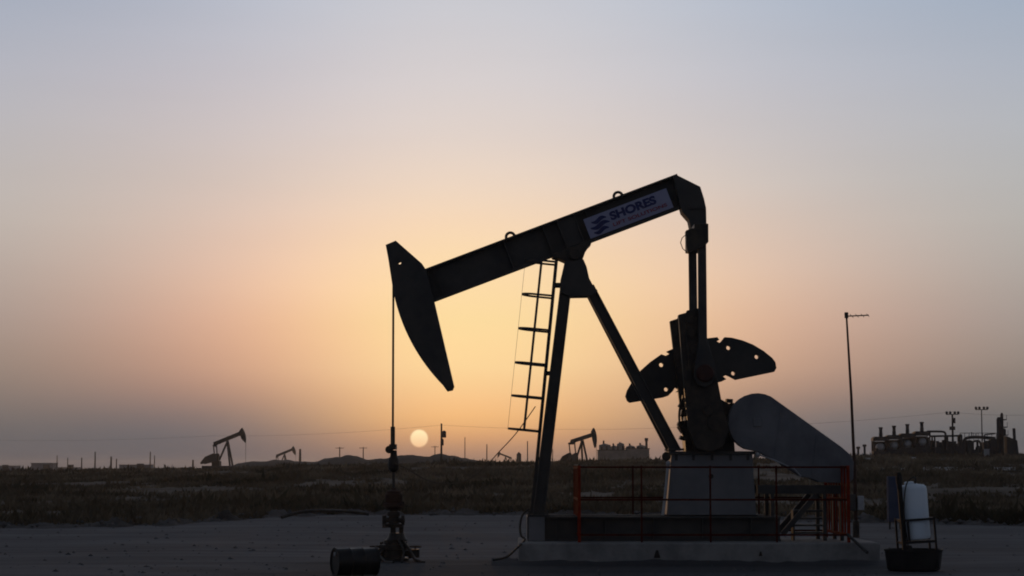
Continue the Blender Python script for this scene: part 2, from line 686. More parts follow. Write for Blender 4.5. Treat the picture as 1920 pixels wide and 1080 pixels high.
# windrow of loose caliche pushed up along the pad's edge
mb = MB()
cols, rows = 1000, 16
for i in range(cols + 1):
    px = -60 + i / cols * 2080
    ey = edge_y(px) + 0.6 + 1.5 * noise.noise(Vector((px * 0.015, 2, 3)))
    hh = 0.08 + 0.30 * max(0, 0.35 + noise.noise(Vector((px * 0.02, 7, 0)))) + 0.10 * max(0, noise.noise(Vector((px * 0.11, 1, 0))))
    for j in range(rows + 1):
        t = j / rows
        yy = ey - 1.6 + t * 5.0
        xx = (px - 960) / F * yy
        prof = math.sin(math.pi * t) ** 1.3
        zz = gz(xx, yy) - 0.05 + prof * hh * (0.75 + 0.6 * noise.noise(Vector((xx * 1.3, yy * 1.3, 2)))) + (0.07 * noise.noise(Vector((xx * 3, yy * 3, 5))) + 0.05 * noise.noise(Vector((xx * 8, yy * 8, 5)))) * prof
        mb.v.append(Vector((xx, yy, zz)))
for i in range(cols):
    for j in range(rows):
        a = i * (rows + 1) + j
        mb.f.append((a, a + rows + 1, a + rows + 2, a + 1))
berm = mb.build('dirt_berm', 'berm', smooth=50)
berm['kind'] = 'structure'


def hill(name, prof, Y, depth):
    """a long mound of earth; prof is its crest seen from the pad"""
    mb = MB()
    x0, x1 = prof[0][0], prof[-1][0]
    n = max(30, int((x1 - x0) / 2.2))
    rows = 14
    for i in range(n + 1):
        px = x0 + (x1 - x0) * i / n
        py = interp(px, prof)
        top = at(px, py, Y)
        X = top.x
        zb = gz(X, Y) - 0.4
        hgt = top.z - zb + 0.14 * noise.noise(Vector((X * 0.5, 0, 8))) + 0.06 * noise.noise(Vector((X * 1.7, 0, 8)))
        for j in range(rows + 1):
            t = j / rows * 2 - 1
            s = math.cos(t * math.pi / 2) ** 1.5
            yy = Y + t * depth / 2
            ez = gz(X, yy) - 0.4
            mb.v.append(Vector((X, yy, ez + hgt * s + 0.25 * s * (1 - s) * 4 * noise.noise(Vector((X * 0.25, yy * 0.25, 3))))))
    for i in range(n):
        for j in range(rows):
            a = i * (rows + 1) + j
            mb.f.append((a, a + rows + 1, a + rows + 2, a + 1))
    o = mb.build(name, 'mound', smooth=60)
    o['kind'] = 'structure'
    return o


hill('hills', [(560, 874), (590, 866), (612, 860), (635, 856), (652, 853), (668, 856), (690, 861), (720, 860), (745, 854), (770, 853),
               (800, 856), (826, 851), (845, 853), (870, 859), (900, 864), (935, 868), (960, 872)], 300, 30)
hill('hills', [(425, 880), (452, 868), (480, 864), (500, 866), (515, 862), (540, 862), (556, 865), (580, 866), (610, 874)], 330, 26)


# pale caliche roads crossing the far field on the right
def road(name, px0, py0, px1, py1, Y0, Y1, wid):
    mb = MB()
    n = 60
    for i in range(n + 1):
        t = i / n
        px = px0 + (px1 - px0) * t
        Y = Y0 + (Y1 - Y0) * t
        X = (px - 960) / F * Y
        for j in (0, 1, 2):
            yy = Y + (j - 1) * wid / 2
            xx = (px - 960) / F * yy
            mb.v.append(Vector((xx, yy, gz(xx, yy) + 0.16 + 0.05 * noise.noise(Vector((px * 0.1, j, 0))))))
    for i in range(n):
        for j in (0, 1):
            a = i * 3 + j
            mb.f.append((a, a + 3, a + 4, a + 1))
    o = mb.build(name, 'road', smooth=60)
    o['kind'] = 'structure'
    return o


road('dirt_road', 1560, 866, 1990, 872, 196, 184, 9.0)
road('dirt_road', 1590, 856, 1715, 857, 236, 232, 13.0)


# ------------------------------------------------------------------ scrub (nobody could count it)
def tuft_mesh(name, spots, m, blades, spread, hgt_fn):
    P = np.array([s[:3] for s in spots])
    S = np.array([s[3] for s in spots])
    n = len(P)
    k = blades
    base = np.repeat(P, k, axis=0)
    sc = np.repeat(S, k)
    ang = rng.uniform(0, 2 * np.pi, n * k)
    rad = np.sqrt(rng.uniform(0, 1, n * k)) * spread * sc
    hh = rng.uniform(0.35, 1.0, n * k) * sc * hgt_fn * (1 - 0.55 * (rad / (spread * sc + 1e-6)) ** 2)
    root = base + np.stack([np.cos(ang) * rad, np.sin(ang) * rad, np.zeros(n * k)], 1)
    lean = rng.normal(0, 0.35, (n * k, 2)) * hh[:, None]
    tip = root + np.stack([lean[:, 0], lean[:, 1], hh], 1)
    wa = rng.uniform(0, np.pi, n * k)
    w = rng.uniform(0.05, 0.13, n * k) * sc
    off = np.stack([np.cos(wa) * w, np.sin(wa) * w, np.zeros(n * k)], 1)
    mid = root * 0.45 + tip * 0.55
    V = np.stack([root - off * 0.6, root + off * 0.6, mid + off, tip, mid - off], 1).reshape(-1, 3)
    nf = n * k
    me = bpy.data.meshes.new(name)
    me.vertices.add(len(V))
    me.vertices.foreach_set('co', V.astype(np.float32).ravel())
    me.loops.add(nf * 5)
    me.loops.foreach_set('vertex_index', np.arange(nf * 5, dtype=np.int32))
    me.polygons.add(nf)
    me.polygons.foreach_set('loop_start', (np.arange(nf) * 5).astype(np.int32))
    me.polygons.foreach_set('loop_total', np.full(nf, 5, dtype=np.int32))
    me.update()
    me.validate()
    me.materials.append(M[m])
    o = bpy.data.objects.new(name, me)
    COL.objects.link(o)
    o['kind'] = 'stuff'
    return o


spots = []
tries = 36000
for _ in range(tries):
    u = random.random()
    Y = 60 + (u ** 1.35) * 270
    px = random.uniform(-90, 2010)
    if Y < edge_y(px) + 1.2:
        continue
    X = (px - 960) / F * Y
    d = noise.noise(Vector((X * 0.07, Y * 0.035, 2.2))) + 0.5 * noise.noise(Vector((X * 0.3, Y * 0.15, 6)))
    edge_gap = 0.22 * max(0, 1 - (Y - edge_y(px)) / 12)
    if d < -0.14 + edge_gap + random.uniform(-0.15, 0.15):
        continue
    s = random.uniform(0.35, 0.8) * (0.75 + 0.5 * max(0, d)) * (1 + 0.35 * sstep(90, 300, Y))
    if random.random() < 0.05:
        s *= 1.8
    spots.append((X, Y, gz(X, Y) - 0.03, s))
for _ in range(2600):
    px = random.uniform(-90, 2010)
    Y = edge_y(px) + 1.5 + random.uniform(0, 1) ** 1.6 * 12
    X = (px - 960) / F * Y
    if noise.noise(Vector((X * 0.12, Y * 0.05, 7.7))) < -0.25 and random.random() < 0.6:
        continue
    spots.append((X, Y, gz(X, Y) - 0.03, random.uniform(0.3, 0.75)))
tuft_mesh('scrub', spots, 'scrub', 16, 0.75, 0.85)

# loose stones on the pad
mb = MB()
for _ in range(900):
    px = random.uniform(-40, 1960)
    yp = 876 + 88 + (random.random() ** 1.2) * 120
    Y = H * F / (yp - 876)
    if Y > edge_y(px) or Y < 30:
        continue
    X = (px - 960) / F * Y
    r = random.choice((0.012, 0.018, 0.025, 0.035, 0.05)) * random.uniform(0.7, 1.2)
    z = gz(X, Y) + 0.015
    vs = []
    for (a, b, c) in ((1, 0, 0), (-1, 0, 0), (0, 1, 0), (0, -1, 0), (0, 0, .7), (0, 0, -.5)):
        vs.append((X + a * r * random.uniform(.7, 1.3), Y + b * r * random.uniform(.7, 1.3), z + c * r * random.uniform(.7, 1.2)))
    mb.add(vs, [(0, 2, 4), (2, 1, 4), (1, 3, 4), (3, 0, 4), (2, 0, 5), (1, 2, 5), (3, 1, 5), (0, 3, 5)])
for _ in range(260):
    px = random.uniform(-40, 1960)
    Y = edge_y(px) + random.uniform(-1.5, 3.5)
    X = (px - 960) / F * Y
    r = random.choice((0.03, 0.045, 0.06, 0.08, 0.12)) * random.uniform(.7, 1.2)
    z = gz(X, Y) + random.uniform(0.0, .22)
    vs = [(X + a * r * random.uniform(.6, 1.4), Y + b * r * random.uniform(.6, 1.4), z + c * r * random.uniform(.6, 1.2)) for (a, b, c) in ((1, 0, 0), (-1, 0, 0), (0, 1, 0), (0, -1, 0), (0, 0, .8), (0, 0, -.8))]
    mb.add(vs, [(0, 2, 4), (2, 1, 4), (1, 3, 4), (3, 0, 4), (2, 0, 5), (1, 2, 5), (3, 1, 5), (0, 3, 5)])
st = mb.build('gravel', 'stone')
st['kind'] = 'stuff'

# ------------------------------------------------------------------ the pumpjack
D = 40.0
PADZ = 0.40


def A(px, py, dy=0.0):
    return at(px, py, D + dy)


def pl(pts, dy):
    out = []
    for p in pts:
        q = A(p[0], p[1], dy)
        out.append((q.x, q.z))
    return out


def hole(px, py, r, dy):
    q = A(px, py, dy)
    return circ(q.x, q.z, r * D / F)


S = D / F     # metres per photograph pixel at the machine

# concrete foundation
xl, xr = A(972, 1016, -1.5).x, A(1650, 1016, -1.5).x
base = thing('concrete_foundation', ((xl + xr) / 2, D, 0.0), 'long low concrete slab under the big pumpjack and its red guard rail', 'foundation')
mb = MB()
mb.box(((xl + xr) / 2, D, PADZ / 2 - 0.1), (xr - xl, 3.0, PADZ + 0.2))
mb.build('slab', 'concrete', base, bevel=0.03)
for px, k in ((1232, 1.0), (1426, .55)):
    q = A(px, 1036, -1.5)
    mb = MB()
    mb.prism([(q.x - .06 * k, .2 - .08 * k), (q.x + .06 * k, .2 - .08 * k), (q.x + .02 * k, .2 + .06 * k), (q.x - .02 * k, .2 + .06 * k)], D - 1.516, D - 1.502)
    mb.build('lifting_pocket', 'tub', base)

pj = thing('pumpjack', (A(1230, 1000).x, D, PADZ), 'big dark pumpjack in the foreground with its horsehead at lower left', 'pumpjack')

# skid
zs0, zs1 = PADZ, A(1200, 968, -0.75).z
x0, x1 = A(990, 990, -0.75).x, A(1464, 990, -0.75).x
mb = MB()
for s in (-1, 1):
    yc = D + s * 0.62
    mb.box(((x0 + x1) / 2, yc, zs1 - 0.02), (x1 - x0, 0.26, 0.04))
    mb.box(((x0 + x1) / 2, yc, zs0 + 0.02), (x1 - x0, 0.26, 0.04))
    mb.box(((x0 + x1) / 2, yc, (zs0 + zs1) / 2), (x1 - x0, 0.03, zs1 - zs0 - 0.08))
    for k in range(5):
        xx = x0 + 0.55 + k * (x1 - x0 - 1.1) / 4
        mb.box((xx, yc - s * -0.06, (zs0 + zs1) / 2), (0.025, 0.11, zs1 - zs0 - 0.085))
for xx in (x0 + 1.2, (x0 + x1) / 2, x1 - 0.8):
    mb.box((xx, D, (zs0 + zs1) / 2), (0.2, 1.0, 0.3))
mb.build('skid', 'steel', pj)
mb = MB()
mb.box((x0 + 0.165, D - 0.757, (zs0 + zs1) / 2), (0.31, 0.016, zs1 - zs0 - 0.01))
mb.box((x0 - 0.012, D, (zs0 + zs1) / 2), (0.02, 1.5, zs1 - zs0 - 0.01))
mb.build('end_plate', 'grey', pj, bevel=0.01)

# pedestal of the gear reducer
mb = MB()
mb.prism(pl([(1250, 966), (1259, 852), (1411, 852), (1418, 966)], -0.5), D - 0.5, D + 0.5)
mb.build('pedestal', 'grey', pj, bevel=0.015)
mb = MB()
mb.prism(pl([(1254, 852), (1254, 846), (1417, 846), (1417, 852)], -0.55), D - 0.55, D + 0.55)
for px in (1268, 1300, 1335, 1370, 1402):
    q = A(px, 858, -0.5)
    mb.box((q.x, D - 0.51, q.z), (0.05, 0.03, 0.1))
mb.build('pedestal_flange', 'steel', pj)
mb = MB()
q = A(1333, 893, -0.5)
mb.cyl((q.x, D - 0.54, q.z), (q.x, D - 0.495, q.z), 0.045)
mb.build('drain_plug', 'grease', pj)

# gearbox
mb = MB()
mb.prism(pl([(1286, 846), (1282, 800), (1292, 758), (1340, 742), (1372, 760), (1378, 846)], -0.32), D - 0.32, D + 0.32)
for (a, b, c, d) in ((1276, 768, 1292, 780), (1272, 790, 1290, 800), (1278, 804, 1292, 808), (1356, 758, 1376, 775)):
    mb.prism(pl([(a, d), (a + 3, b), (c, b - 3), (c, d)], -0.2), D - 0.2, D + 0.2)
mb.prism(pl([(1274, 800), (1282, 812), (1380, 812), (1380, 800)], -0.36), D - 0.36, D + 0.36)
for k in range(9):
    q = A(1290 + k * 10, 806, -0.38)
    mb.cyl((q.x, D - 0.42, q.z), (q.x, D - 0.35, q.z), 0.028, 6)
for k in range(5):
    q = A(1302 + k * 14, 836 - (k % 2) * 8, -0.33)
    mb.box((q.x, D - 0.34, q.z), (0.07, 0.06, 0.12))
for k in range(26):
    px_, py_ = random.uniform(1284, 1372), random.uniform(752, 838)
    q = A(px_, py_, -0.34)
    if random.random() < 0.5:
        mb.box((q.x, D - 0.345, q.z), (random.uniform(.05, .16), random.uniform(.05, .10), random.uniform(.05, .2)))
    else:
        mb.cyl((q.x, D - 0.40, q.z), (q.x, D - 0.30, q.z), random.uniform(.03, .08), 10)
for (px_, py_) in ((1277, 762), (1275, 796), (1279, 822), (1284, 745), (1366, 752)):
    q = A(px_, py_, 0)
    mb.box((q.x, D - .1, q.z), (.12, .3, .07), Matrix.Rotation(random.uniform(-.6, .6), 3, 'Y'))
mb.tube(smooth_pts([A(1288, 735, -.3), A(1276, 760, -.36), A(1274, 790, -.38), A(1284, 820, -.38), A(1296, 842, -.36)], 6), .022, 8)
mb.build('gearbox', 'grease', pj)
mb = MB()
q = A(1332, 795, 0)
mb.cyl((q.x, D - 0.86, q.z), (q.x, D + 0.86, q.z), 0.14, 20)
mb.build('crankshaft', 'grease', pj, smooth=40)

# cranks
NC = [(1272, 590), (1287, 586), (1288, 582), (1313, 577), (1330, 650), (1346, 715), (1353, 752), (1368, 806), (1356, 838), (1330, 848), (1304, 840), (1291, 806), (1284, 738)]
dyn = -0.82
mb = MB()
mb.prism(pl(NC, dyn), D - 0.82, D - 0.66)
for (px, py, r) in ((1293, 600, 8), (1297, 625, 8), (1303, 655, 9), (1328, 770, 10)):
    q = A(px, py, dyn)
    mb.cyl((q.x, D - 0.85, q.z), (q.x, D - 0.80, q.z), r * S, 14)
mb.prism(pl([(1281, 600), (1286, 598), (1300, 720), (1294, 722)], dyn), D - 0.845, D - 0.815)
mb.build('crank_arm', 'grease', pj, bevel=0.012)
FC = [(1256, 602), (1271, 597), (1272, 590), (1299, 584), (1316, 654), (1332, 718), (1340, 756), (1352, 806), (1340, 838), (1316, 846), (1292, 838), (1280, 806), (1272, 738)]
mb = MB()
mb.prism(pl(FC, 0.66), D + 0.66, D + 0.82)
mb.build('crank_arm', 'grease', pj, bevel=0.012)

# counterweights bolted to the far crank, behind the rear legs
dyw = 0.83
RW = [(1300, 640), (1328, 634), (1345, 632), (1349, 637), (1344, 640), (1350, 643), (1355, 637), (1359, 632), (1372, 633), (1392, 638), (1412, 646), (1432, 658),
      (1448, 671), (1454, 679), (1456, 690), (1452, 697), (1380, 712), (1369, 706), (1362, 703), (1356, 706), (1362, 711), (1354, 715), (1346, 717), (1318, 720)]
LW = [(1318, 722), (1283, 734), (1267, 735), (1273, 731), (1266, 726), (1262, 733), (1253, 742), (1244, 745), (1181, 755), (1176, 751), (1173, 743), (1176, 732), (1186, 715),
      (1202, 694), (1220, 678), (1240, 664), (1248, 667), (1256, 663), (1250, 659), (1266, 652), (1290, 640), (1300, 640)]
mb = MB()
mb.prism(pl(RW, dyw), D + 0.83, D + 1.02, [hole(1366, 652, 4.2, dyw), hole(1419, 669, 4.2, dyw), hole(1375, 700, 4.0, dyw)])
mb.build('counterweight', 'steel', pj)
mb = MB()
mb.prism(pl(LW, dyw), D + 0.83, D + 1.02, [hole(1240, 684, 4.2, dyw), hole(1249, 730, 4.0, dyw)])
mb.build('counterweight', 'steel', pj)

# pitman arms
mb = MB()
mb.prism(pl([(1309, 432), (1324, 432), (1326, 640), (1336, 668), (1342, 690), (1342, 706), (1334, 720), (1322, 726), (1309, 721), (1302, 708), (1302, 690), (1306, 668), (1310, 640)], -1.0), D - 1.0, D - 0.87)
pit = mb.build('pitman_arm', 'steel', pj, bevel=0.01)
mb = MB()
q = A(1322, 700, -1.0)
mb.lathe((q.x, 0, q.z), [(0.05, D - 1.09), (0.15, D - 1.08), (0.17, D - 1.05), (0.17, D - 1.002)], 18, 'Y')
for k in range(6):
    a = k * math.pi / 3
    mb.cyl((q.x + .12 * math.cos(a), D - 1.11, q.z + .12 * math.sin(a)), (q.x + .12 * math.cos(a), D - 1.07, q.z + .12 * math.sin(a)), 0.02, 6)
mb.build('wrist_pin', 'redpin', pit, smooth=35)
mb = MB()
q0, q1 = A(1298, 440, 0.93), A(1301, 690, 0.93)
mb.bar(q0, q1, 0.13, 0.155)
mb.prism(pl([(1292, 640), (1310, 640), (1322, 690), (1314, 712), (1296, 712), (1286, 690)], 0.87), D + 0.87, D + 1.0)
mb.build('pitman_arm', 'steel', pj)

# equaliser and its bearing under the tail
mb = MB()
q = A(1306, 448)
mb.box((q.x, D, q.z), (0.27, 2.1, 0.36))
mb.prism(pl([(1286, 432), (1296, 428), (1324, 428), (1325, 446), (1322, 462), (1290, 474), (1287, 460)], -1.06), D - 1.06, D - 0.82)
mb.prism(pl([(1286, 432), (1296, 428), (1314, 428), (1313, 470), (1290, 474), (1287, 460)], 0.82), D + 0.82, D + 1.06)
mb.build('equalizer', 'grease', pj, bevel=0.015)
mb = MB()
pts = [A(1286, 440, -1.05), A(1279, 446, -1.08), A(1276, 455, -1.1), A(1280, 466, -1.08), A(1288, 473, -1.05)]
mb.tube(pts, 0.008, 6)
mb.build('grease_line', 'rope', pj)

# walking beam
BU = (A(1268, 328) - A(800, 505)).normalized()       # along the beam, up to the right
BV = Vector((-BU.z, 0, BU.x))                         # up, across the beam
top0 = A(783, 511, 0)
top1 = A(1268, 328, 0)
depth = 62.5 * S
c0 = top0 - BV * depth / 2
c1 = top1 - BV * depth / 2
mb = MB()
mb.ibeam(c0, c1, 0.34, depth, 0.035, 0.03)
L = (c1 - c0).length
for t in (0.06, 0.33, 0.48, 0.535, 0.60, 0.645, 0.985):
    p = c0 + BU * (L * t)
    mb.bar(p - BV * (depth / 2 - .036), p + BV * (depth / 2 - .036), 0.31, 0.022)
mb.box(c0 + BU * (L * 0.567), (0.35, 0.20, depth - .09), Matrix.Rotation(-math.atan2(BU.z, BU.x), 3, 'Y'))
mb.prism(pl([(1262, 330), (1268, 327.5), (1313, 350), (1320, 372), (1324, 390), (1325, 430), (1296, 430), (1292, 412), (1279, 397)], -0.22), D - 0.22, D + 0.22)
mb.box(A(1305, 392), (0.31, 0.52, 0.05))
mb.build('walking_beam', 'steel', pj)
for px, py in ((958, 447), (1160, 371)):
    q = A(px, py)
    mb = MB()
    ring = [q + BU * (0.085 * math.cos(a)) + BV * (0.03 + 0.085 * math.sin(a)) for a in np.linspace(-0.5, math.pi + 0.5, 15)]
    mb.tube(ring, 0.028, 8)
    mb.build('lifting_eye', 'steel', pj, smooth=50)

# name panel on the near side of the beam
pn0 = A(1093.5, 411.5, -0.18)
dpan = 167 * S
hpan = 39 * S
pang = Matrix.Rotation(-math.atan2(BU.z, BU.x), 3, 'Y')
mb = MB()
mb.box(pn0 + BU * dpan / 2 - BV * hpan / 2 + Vector((0, 0.004, 0)), (dpan, 0.008, hpan), pang)
panel = mb.build('name_panel', 'sign', pj)


def lettering(txt, size, ox, oy, m, width, bold):
    cu = bpy.data.curves.new('text', 'FONT')
    cu.body = txt
    cu.size = size
    cu.offset = bold
    cu.extrude = 0.002
    to = bpy.data.objects.new('text', cu)
    COL.objects.link(to)
    bpy.context.view_layer.update()
    dg = bpy.context.evaluated_depsgraph_get()
    me = bpy.data.meshes.new_from_object(to.evaluated_get(dg))
    bpy.data.objects.remove(to)
    xs = [v.co.x for v in me.vertices]
    k = width / (max(xs) - min(xs))
    o = Vector(pj['_o'])
    org = pn0 + BU * ox - BV * oy
    for v in me.vertices:
        c = v.co.copy()
        v.co = org + BU * ((c.x - min(xs)) * k) + BV * c.y + Vector((0, -0.0045 - c.z, 0)) - o
    me.materials.clear()
    me.materials.append(M[m])
    ob = bpy.data.objects.new('lettering', me)
    COL.objects.link(ob)
    ob.parent = panel
    return ob


lettering('SHORES', 21 * S, 49 * S, 20 * S, 'navy', 92 * S, 0.011)
lettering('LIFT SOLUTIONS', 9 * S, 49 * S, 32.5 * S, 'redtext', 108 * S, 0.002)
mb = MB()


def pp(u, w):
    q = pn0 + BU * (u * S) - BV * (w * S)
    return (q.x, q.z)


def wave(w0, th, a0, u0=8, u1=44):
    n = 14
    up, dn_ = [], []
    for i in range(n + 1):
        t = i / n
        u = u0 + (u1 - u0) * t
        w = w0 + a0 * math.sin(t * math.pi * 2)
        hw = th * (0.25 + 0.75 * math.sin(math.pi * t))
        up.append(pp(u, w - hw))
        dn_.append(pp(u, w + hw))
    return up + dn_[::-1]


mb.prism(wave(11, 4.2, 2.4, 12, 42), D - 0.187, D - 0.1845)
mb.prism(wave(21, 4.6, 2.6, 7, 45), D - 0.187, D - 0.1845)
mb.prism(wave(31, 4.2, 2.4, 10, 40), D - 0.187, D - 0.1845)
mb.build('wave_emblem', 'navy', panel)

# horsehead
piv = (1076, 480)
arc = []
for k in range(19):
    a = R(190 + (224.5 - 190) * k / 18)
    arc.append((piv[0] + 345 * math.cos(a), piv[1] - 345 * math.sin(a)))
HH = [(723, 459), (742, 451), (791, 494), (799, 506), (814, 566), (851, 724), (848, 731), (838, 733)] + arc[::-1][1:]
HH = HH[:8] + [p for p in arc[::-1] if p[1] > 535 and p[0] < 838] + [(736, 538), (735, 522)]
mb = MB()
for y0, y1 in ((-0.20, -0.165), (0.165, 0.20)):
    mb.prism(pl(HH, -0.20), D + y0, D + y1, [hole(749, 492, 3.6, -0.2)])
mb.prism(pl([(724, 459), (733, 456), (744, 520), (744, 536), (758, 584), (780, 640), (812, 696), (842, 732), (838, 733)] + [p for p in arc[::-1] if p[1] > 535 and p[0] < 836] + [(736, 538)], -0.164), D - 0.164, D + 0.164)
mb.prism(pl([(768, 474), (791, 494), (799, 506), (814, 566), (851, 724), (843, 716), (805, 566), (792, 512)], -0.164), D - 0.163, D + 0.163)
for (px, py) in ((773, 517), (778, 541), (793, 567)):
    q = A(px, py, -0.2)
    mb.cyl((q.x, D - 0.225, q.z), (q.x, D - 0.19, q.z), 0.035, 8)
mb.build('horsehead', 'steel', pj)

# bridle, carrier bar, polished rod
mb = MB()
for s in (-0.11, 0.11):
    mb.tube([A(737.5, 530, s), A(737.5, 560, s), A(736.5, 833, s)], 0.021, 8)
mb.build('bridle', 'rope', pj)
mb = MB()
mb.tube([A(736.5, 800), A(736.5, 835)], 0.045, 10)
q = A(737, 838)
mb.box((q.x, D, q.z), (0.13, 0.42, 0.10))
q = A(732, 843)
mb.cyl((q.x - 0.02, D - 0.12, q.z), (q.x - 0.02, D + 0.12, q.z), 0.075, 12)
mb.lathe(A(738, 885), [(0.05, 0), (0.10, 0.06), (0.11, 0.14), (0.10, 0.26), (0.07, 0.30), (0.06, 0.42)], 12)
mb.build('carrier_bar', 'grease', pj)
mb = MB()
mb.tube([A(738, 930), A(738, 870)], 0.028, 10)
mb.build('polished_rod', 'rod', pj)

# saddle bearing and samson post
mb = MB()
mb.prism(pl([(1034, 477), (1036, 482), (1046, 484), (1058, 489), (1068, 494), (1086, 493), (1094, 482), (1099, 468), (1103, 462), (1109, 456), (1108, 450)], -0.26), D - 0.26, D + 0.26)
q = A(1076, 480)
mb.cyl((q.x, D - 0.36, q.z), (q.x, D + 0.36, q.z), 0.11, 16)
mb.build('saddle_bearing', 'grease', pj, bevel=0.01)
mb = MB()
mb.prism(pl([(1059, 490), (1094, 486), (1100, 500), (1105, 522), (1112, 535), (1121, 545), (1111, 554), (1066, 555), (1050, 548), (1052, 520), (1055, 508)], -0.3), D - 0.30, D + 0.30)
mb.build('post_cap', 'steel', pj, bevel=0.01)
tz = A(1060, 548).z
for s in (-1, 1):
    mb = MB()
    t0 = A(1060, 545)
    t0.y = D + s * 0.22
    b0 = A(1009, 968)
    b0.y = D + s * 0.66
    b0.z = zs1
    mb.ibeam(t0, b0, 0.18, 0.215, 0.02, 0.02)
    mb.box((b0.x, b0.y, zs1 + 0.017), (0.42, 0.26, 0.03))
    for kx in (-.17, .17):
        mb.cyl((b0.x + kx, b0.y - 0.08, zs1), (b0.x + kx, b0.y - 0.08, zs1 + 0.1), 0.02, 6)
    mb.build('front_leg', 'steel', pj)
for s in (-1, 1):
    mb = MB()
    t0 = A(1104, 540)
    t0.y = D + s * 0.16
    b0 = A(1264, 846)
    b0.y = D + s * 0.40
    mb.ibeam(t0, b0, 0.17, 0.20, 0.02, 0.02)
    mb.box((b0.x, b0.y, b0.z + 0.03), (0.3, 0.25, 0.04))
    mb.build('rear_leg', 'steel', pj)
# braces between the two front legs
for t in (0.22, 0.52, 0.82):
    mb = MB()
    a = A(1060, 545).lerp(A(1009, 968), t)
    w = 0.22 + (0.66 - 0.22) * t
    mb.bar((a.x, D - w, a.z), (a.x, D + w, a.z), 0.07, 0.07)
    mb.build('leg_brace', 'steel', pj)

# ladder in front of the post, with its safety cage
lt, lb = A(1043, 490), A(995, 960)
lb.z = zs1 - 0.2
lu = (lt - lb).normalized()
ln = Vector((-lu.z, 0, lu.x))       # away from the post, towards the well
mb = MB()
for s in (-0.22, 0.22):
    mb.bar((lt.x, D + s, lt.z), (lb.x, D + s, lb.z), 0.014, 0.062)
nr = 16
for k in range(nr):
    p = lb.lerp(lt, (k + 0.5) / nr)
    mb.cyl((p.x, D - 0.22, p.z), (p.x, D + 0.22, p.z), 0.012, 6)
for py in (535, 700, 860):
    p = A(1043 - (py - 490) * 48 / 470, py)
    q_ = A(1060 - (py - 545) * 51 / 423, py)
    for s in (-0.18, 0.18):
        mb.bar((p.x, D + s, p.z), (q_.x, D + s, q_.z), 0.03, 0.07)
ladder = mb.build('ladder', 'steel', pj)
hoops = (494, 557, 621, 685, 747, 809)
cage_r = 0.31
for py in hoops:
    mb = MB()
    c = A(1043 - (py - 490) * 48 / 470, py)
    pts = []
    for k in range(17):
        a = math.pi * k / 16
        pts.append(c + ln * (0.30 + 0.30 * math.sin(a) - 0.30 * (1 - min(1, math.sin(a) * 3))) + Vector((0, cage_r * math.cos(a), 0)))
    for p, q_ in zip(pts, pts[1:]):
        mb.bar(p, q_, 0.012, 0.04)
        # keep hoop corners closed
    for p in pts[1:-1]:
        mb.cyl(p - lu * 0.0195, p + lu * 0.0195, 0.0065, 6)
    mb.build('safety_hoop', 'steel', ladder)
mb = MB()
ct, cb = A(1043, 492), A(1043 - (809 - 490) * 48 / 470, 809)
for s in (-cage_r * 0.97, cage_r * 0.97):
    mb.bar(ct + ln * 0.29 + Vector((0, s, 0)), cb + ln * 0.29 + Vector((0, s, 0)), 0.008, 0.045)
mb.bar(ct + ln * 0.607, cb + ln * 0.607, 0.04, 0.006)
mb.build('cage_strap', 'steel', ladder)

# belt guard
BG = []
for k in range(15):
    a = R(62 + (245 - 62) * k / 14)
    BG.append((1420 + 55 * math.cos(a), 792 - 55 * math.sin(a)))
BG += [(1418, 846), (1455, 864), (1500, 893), (1516, 896), (1534, 904), (1592, 906), (1600, 898), (1601, 866), (1594, 852), (1578, 838)]
mb = MB()
mb.prism(pl(BG, -0.62), D - 0.62, D - 0.36)
mb.build('belt_guard', 'guard', pj, smooth=25, bevel=0.02)
for pa, pb_ in (((1466, 764), (1452, 862)), ((1534, 808), (1522, 896))):
    mb = MB()
    mb.bar(A(pa[0], pa[1], -.624), A(pb_[0], pb_[1], -.624), .008, .035)
    for t in (.15, .4, .65, .9):
        c = A(pa[0], pa[1], -.63).lerp(A(pb_[0], pb_[1], -.63), t)
        mb.cyl(c - Vector((0, .012, 0)), c + Vector((0, .006, 0)), .016, 8)
    mb.build('guard_seam', 'guard', pj)
mb = MB()
mb.box(A(1420, 792, -.63), (.16, .03, .16))
mb.build('inspection_cover', 'guard', pj, bevel=.008)

# motor and its frame behind the guard
mb = MB()
q = A(1556, 884, 0.0)
mb.lathe((q.x, D, q.z), [(0.05, -0.34), (0.19, -0.32), (0.22, -0.2), (0.22, 0.35), (0.19, 0.42), (0.08, 0.44)], 20, 'Y')
mb.build('motor', 'grey', pj, smooth=40)
mb = MB()
zf = A(1500, 918, -0.5).z
fx0, fx1 = A(1420, 920, -0.5).x, A(1584, 920, -0.5).x
for s in (-0.45, 0.45):
    mb.box(((fx0 + fx1) / 2, D + s, zf), (fx1 - fx0, 0.09, 0.16))
for xx in (fx0 + .5, fx1 - .5, fx1 - .05):
    mb.box((xx, D, zf), (0.08, 0.80, 0.15))
for px in (1448, 1546, 1578):
    xx = A(px, 960, -0.45).x
    for s in (-0.45, 0.45):
        mb.box((xx, D + s, (zf - 0.08 + PADZ) / 2), (0.07, 0.07, zf - 0.08 - PADZ))
for s in (-0.45, 0.45):
    p, q_ = A(1467, 1002, -0.45), A(1530, 928, -0.45)
    mb.bar((p.x, D + s, p.z), (q_.x, D + s, q_.z), 0.08, 0.1)
mb.build('motor_frame', 'steel', pj)
mb = MB()
for py in (958, 972, 985, 999):
    p, q_ = A(1488, py, -0.3), A(1548, py, -0.3)
    mb.box(((p.x + q_.x) / 2, D - 0.2, p.z), (q_.x - p.x, 0.30, 0.035))
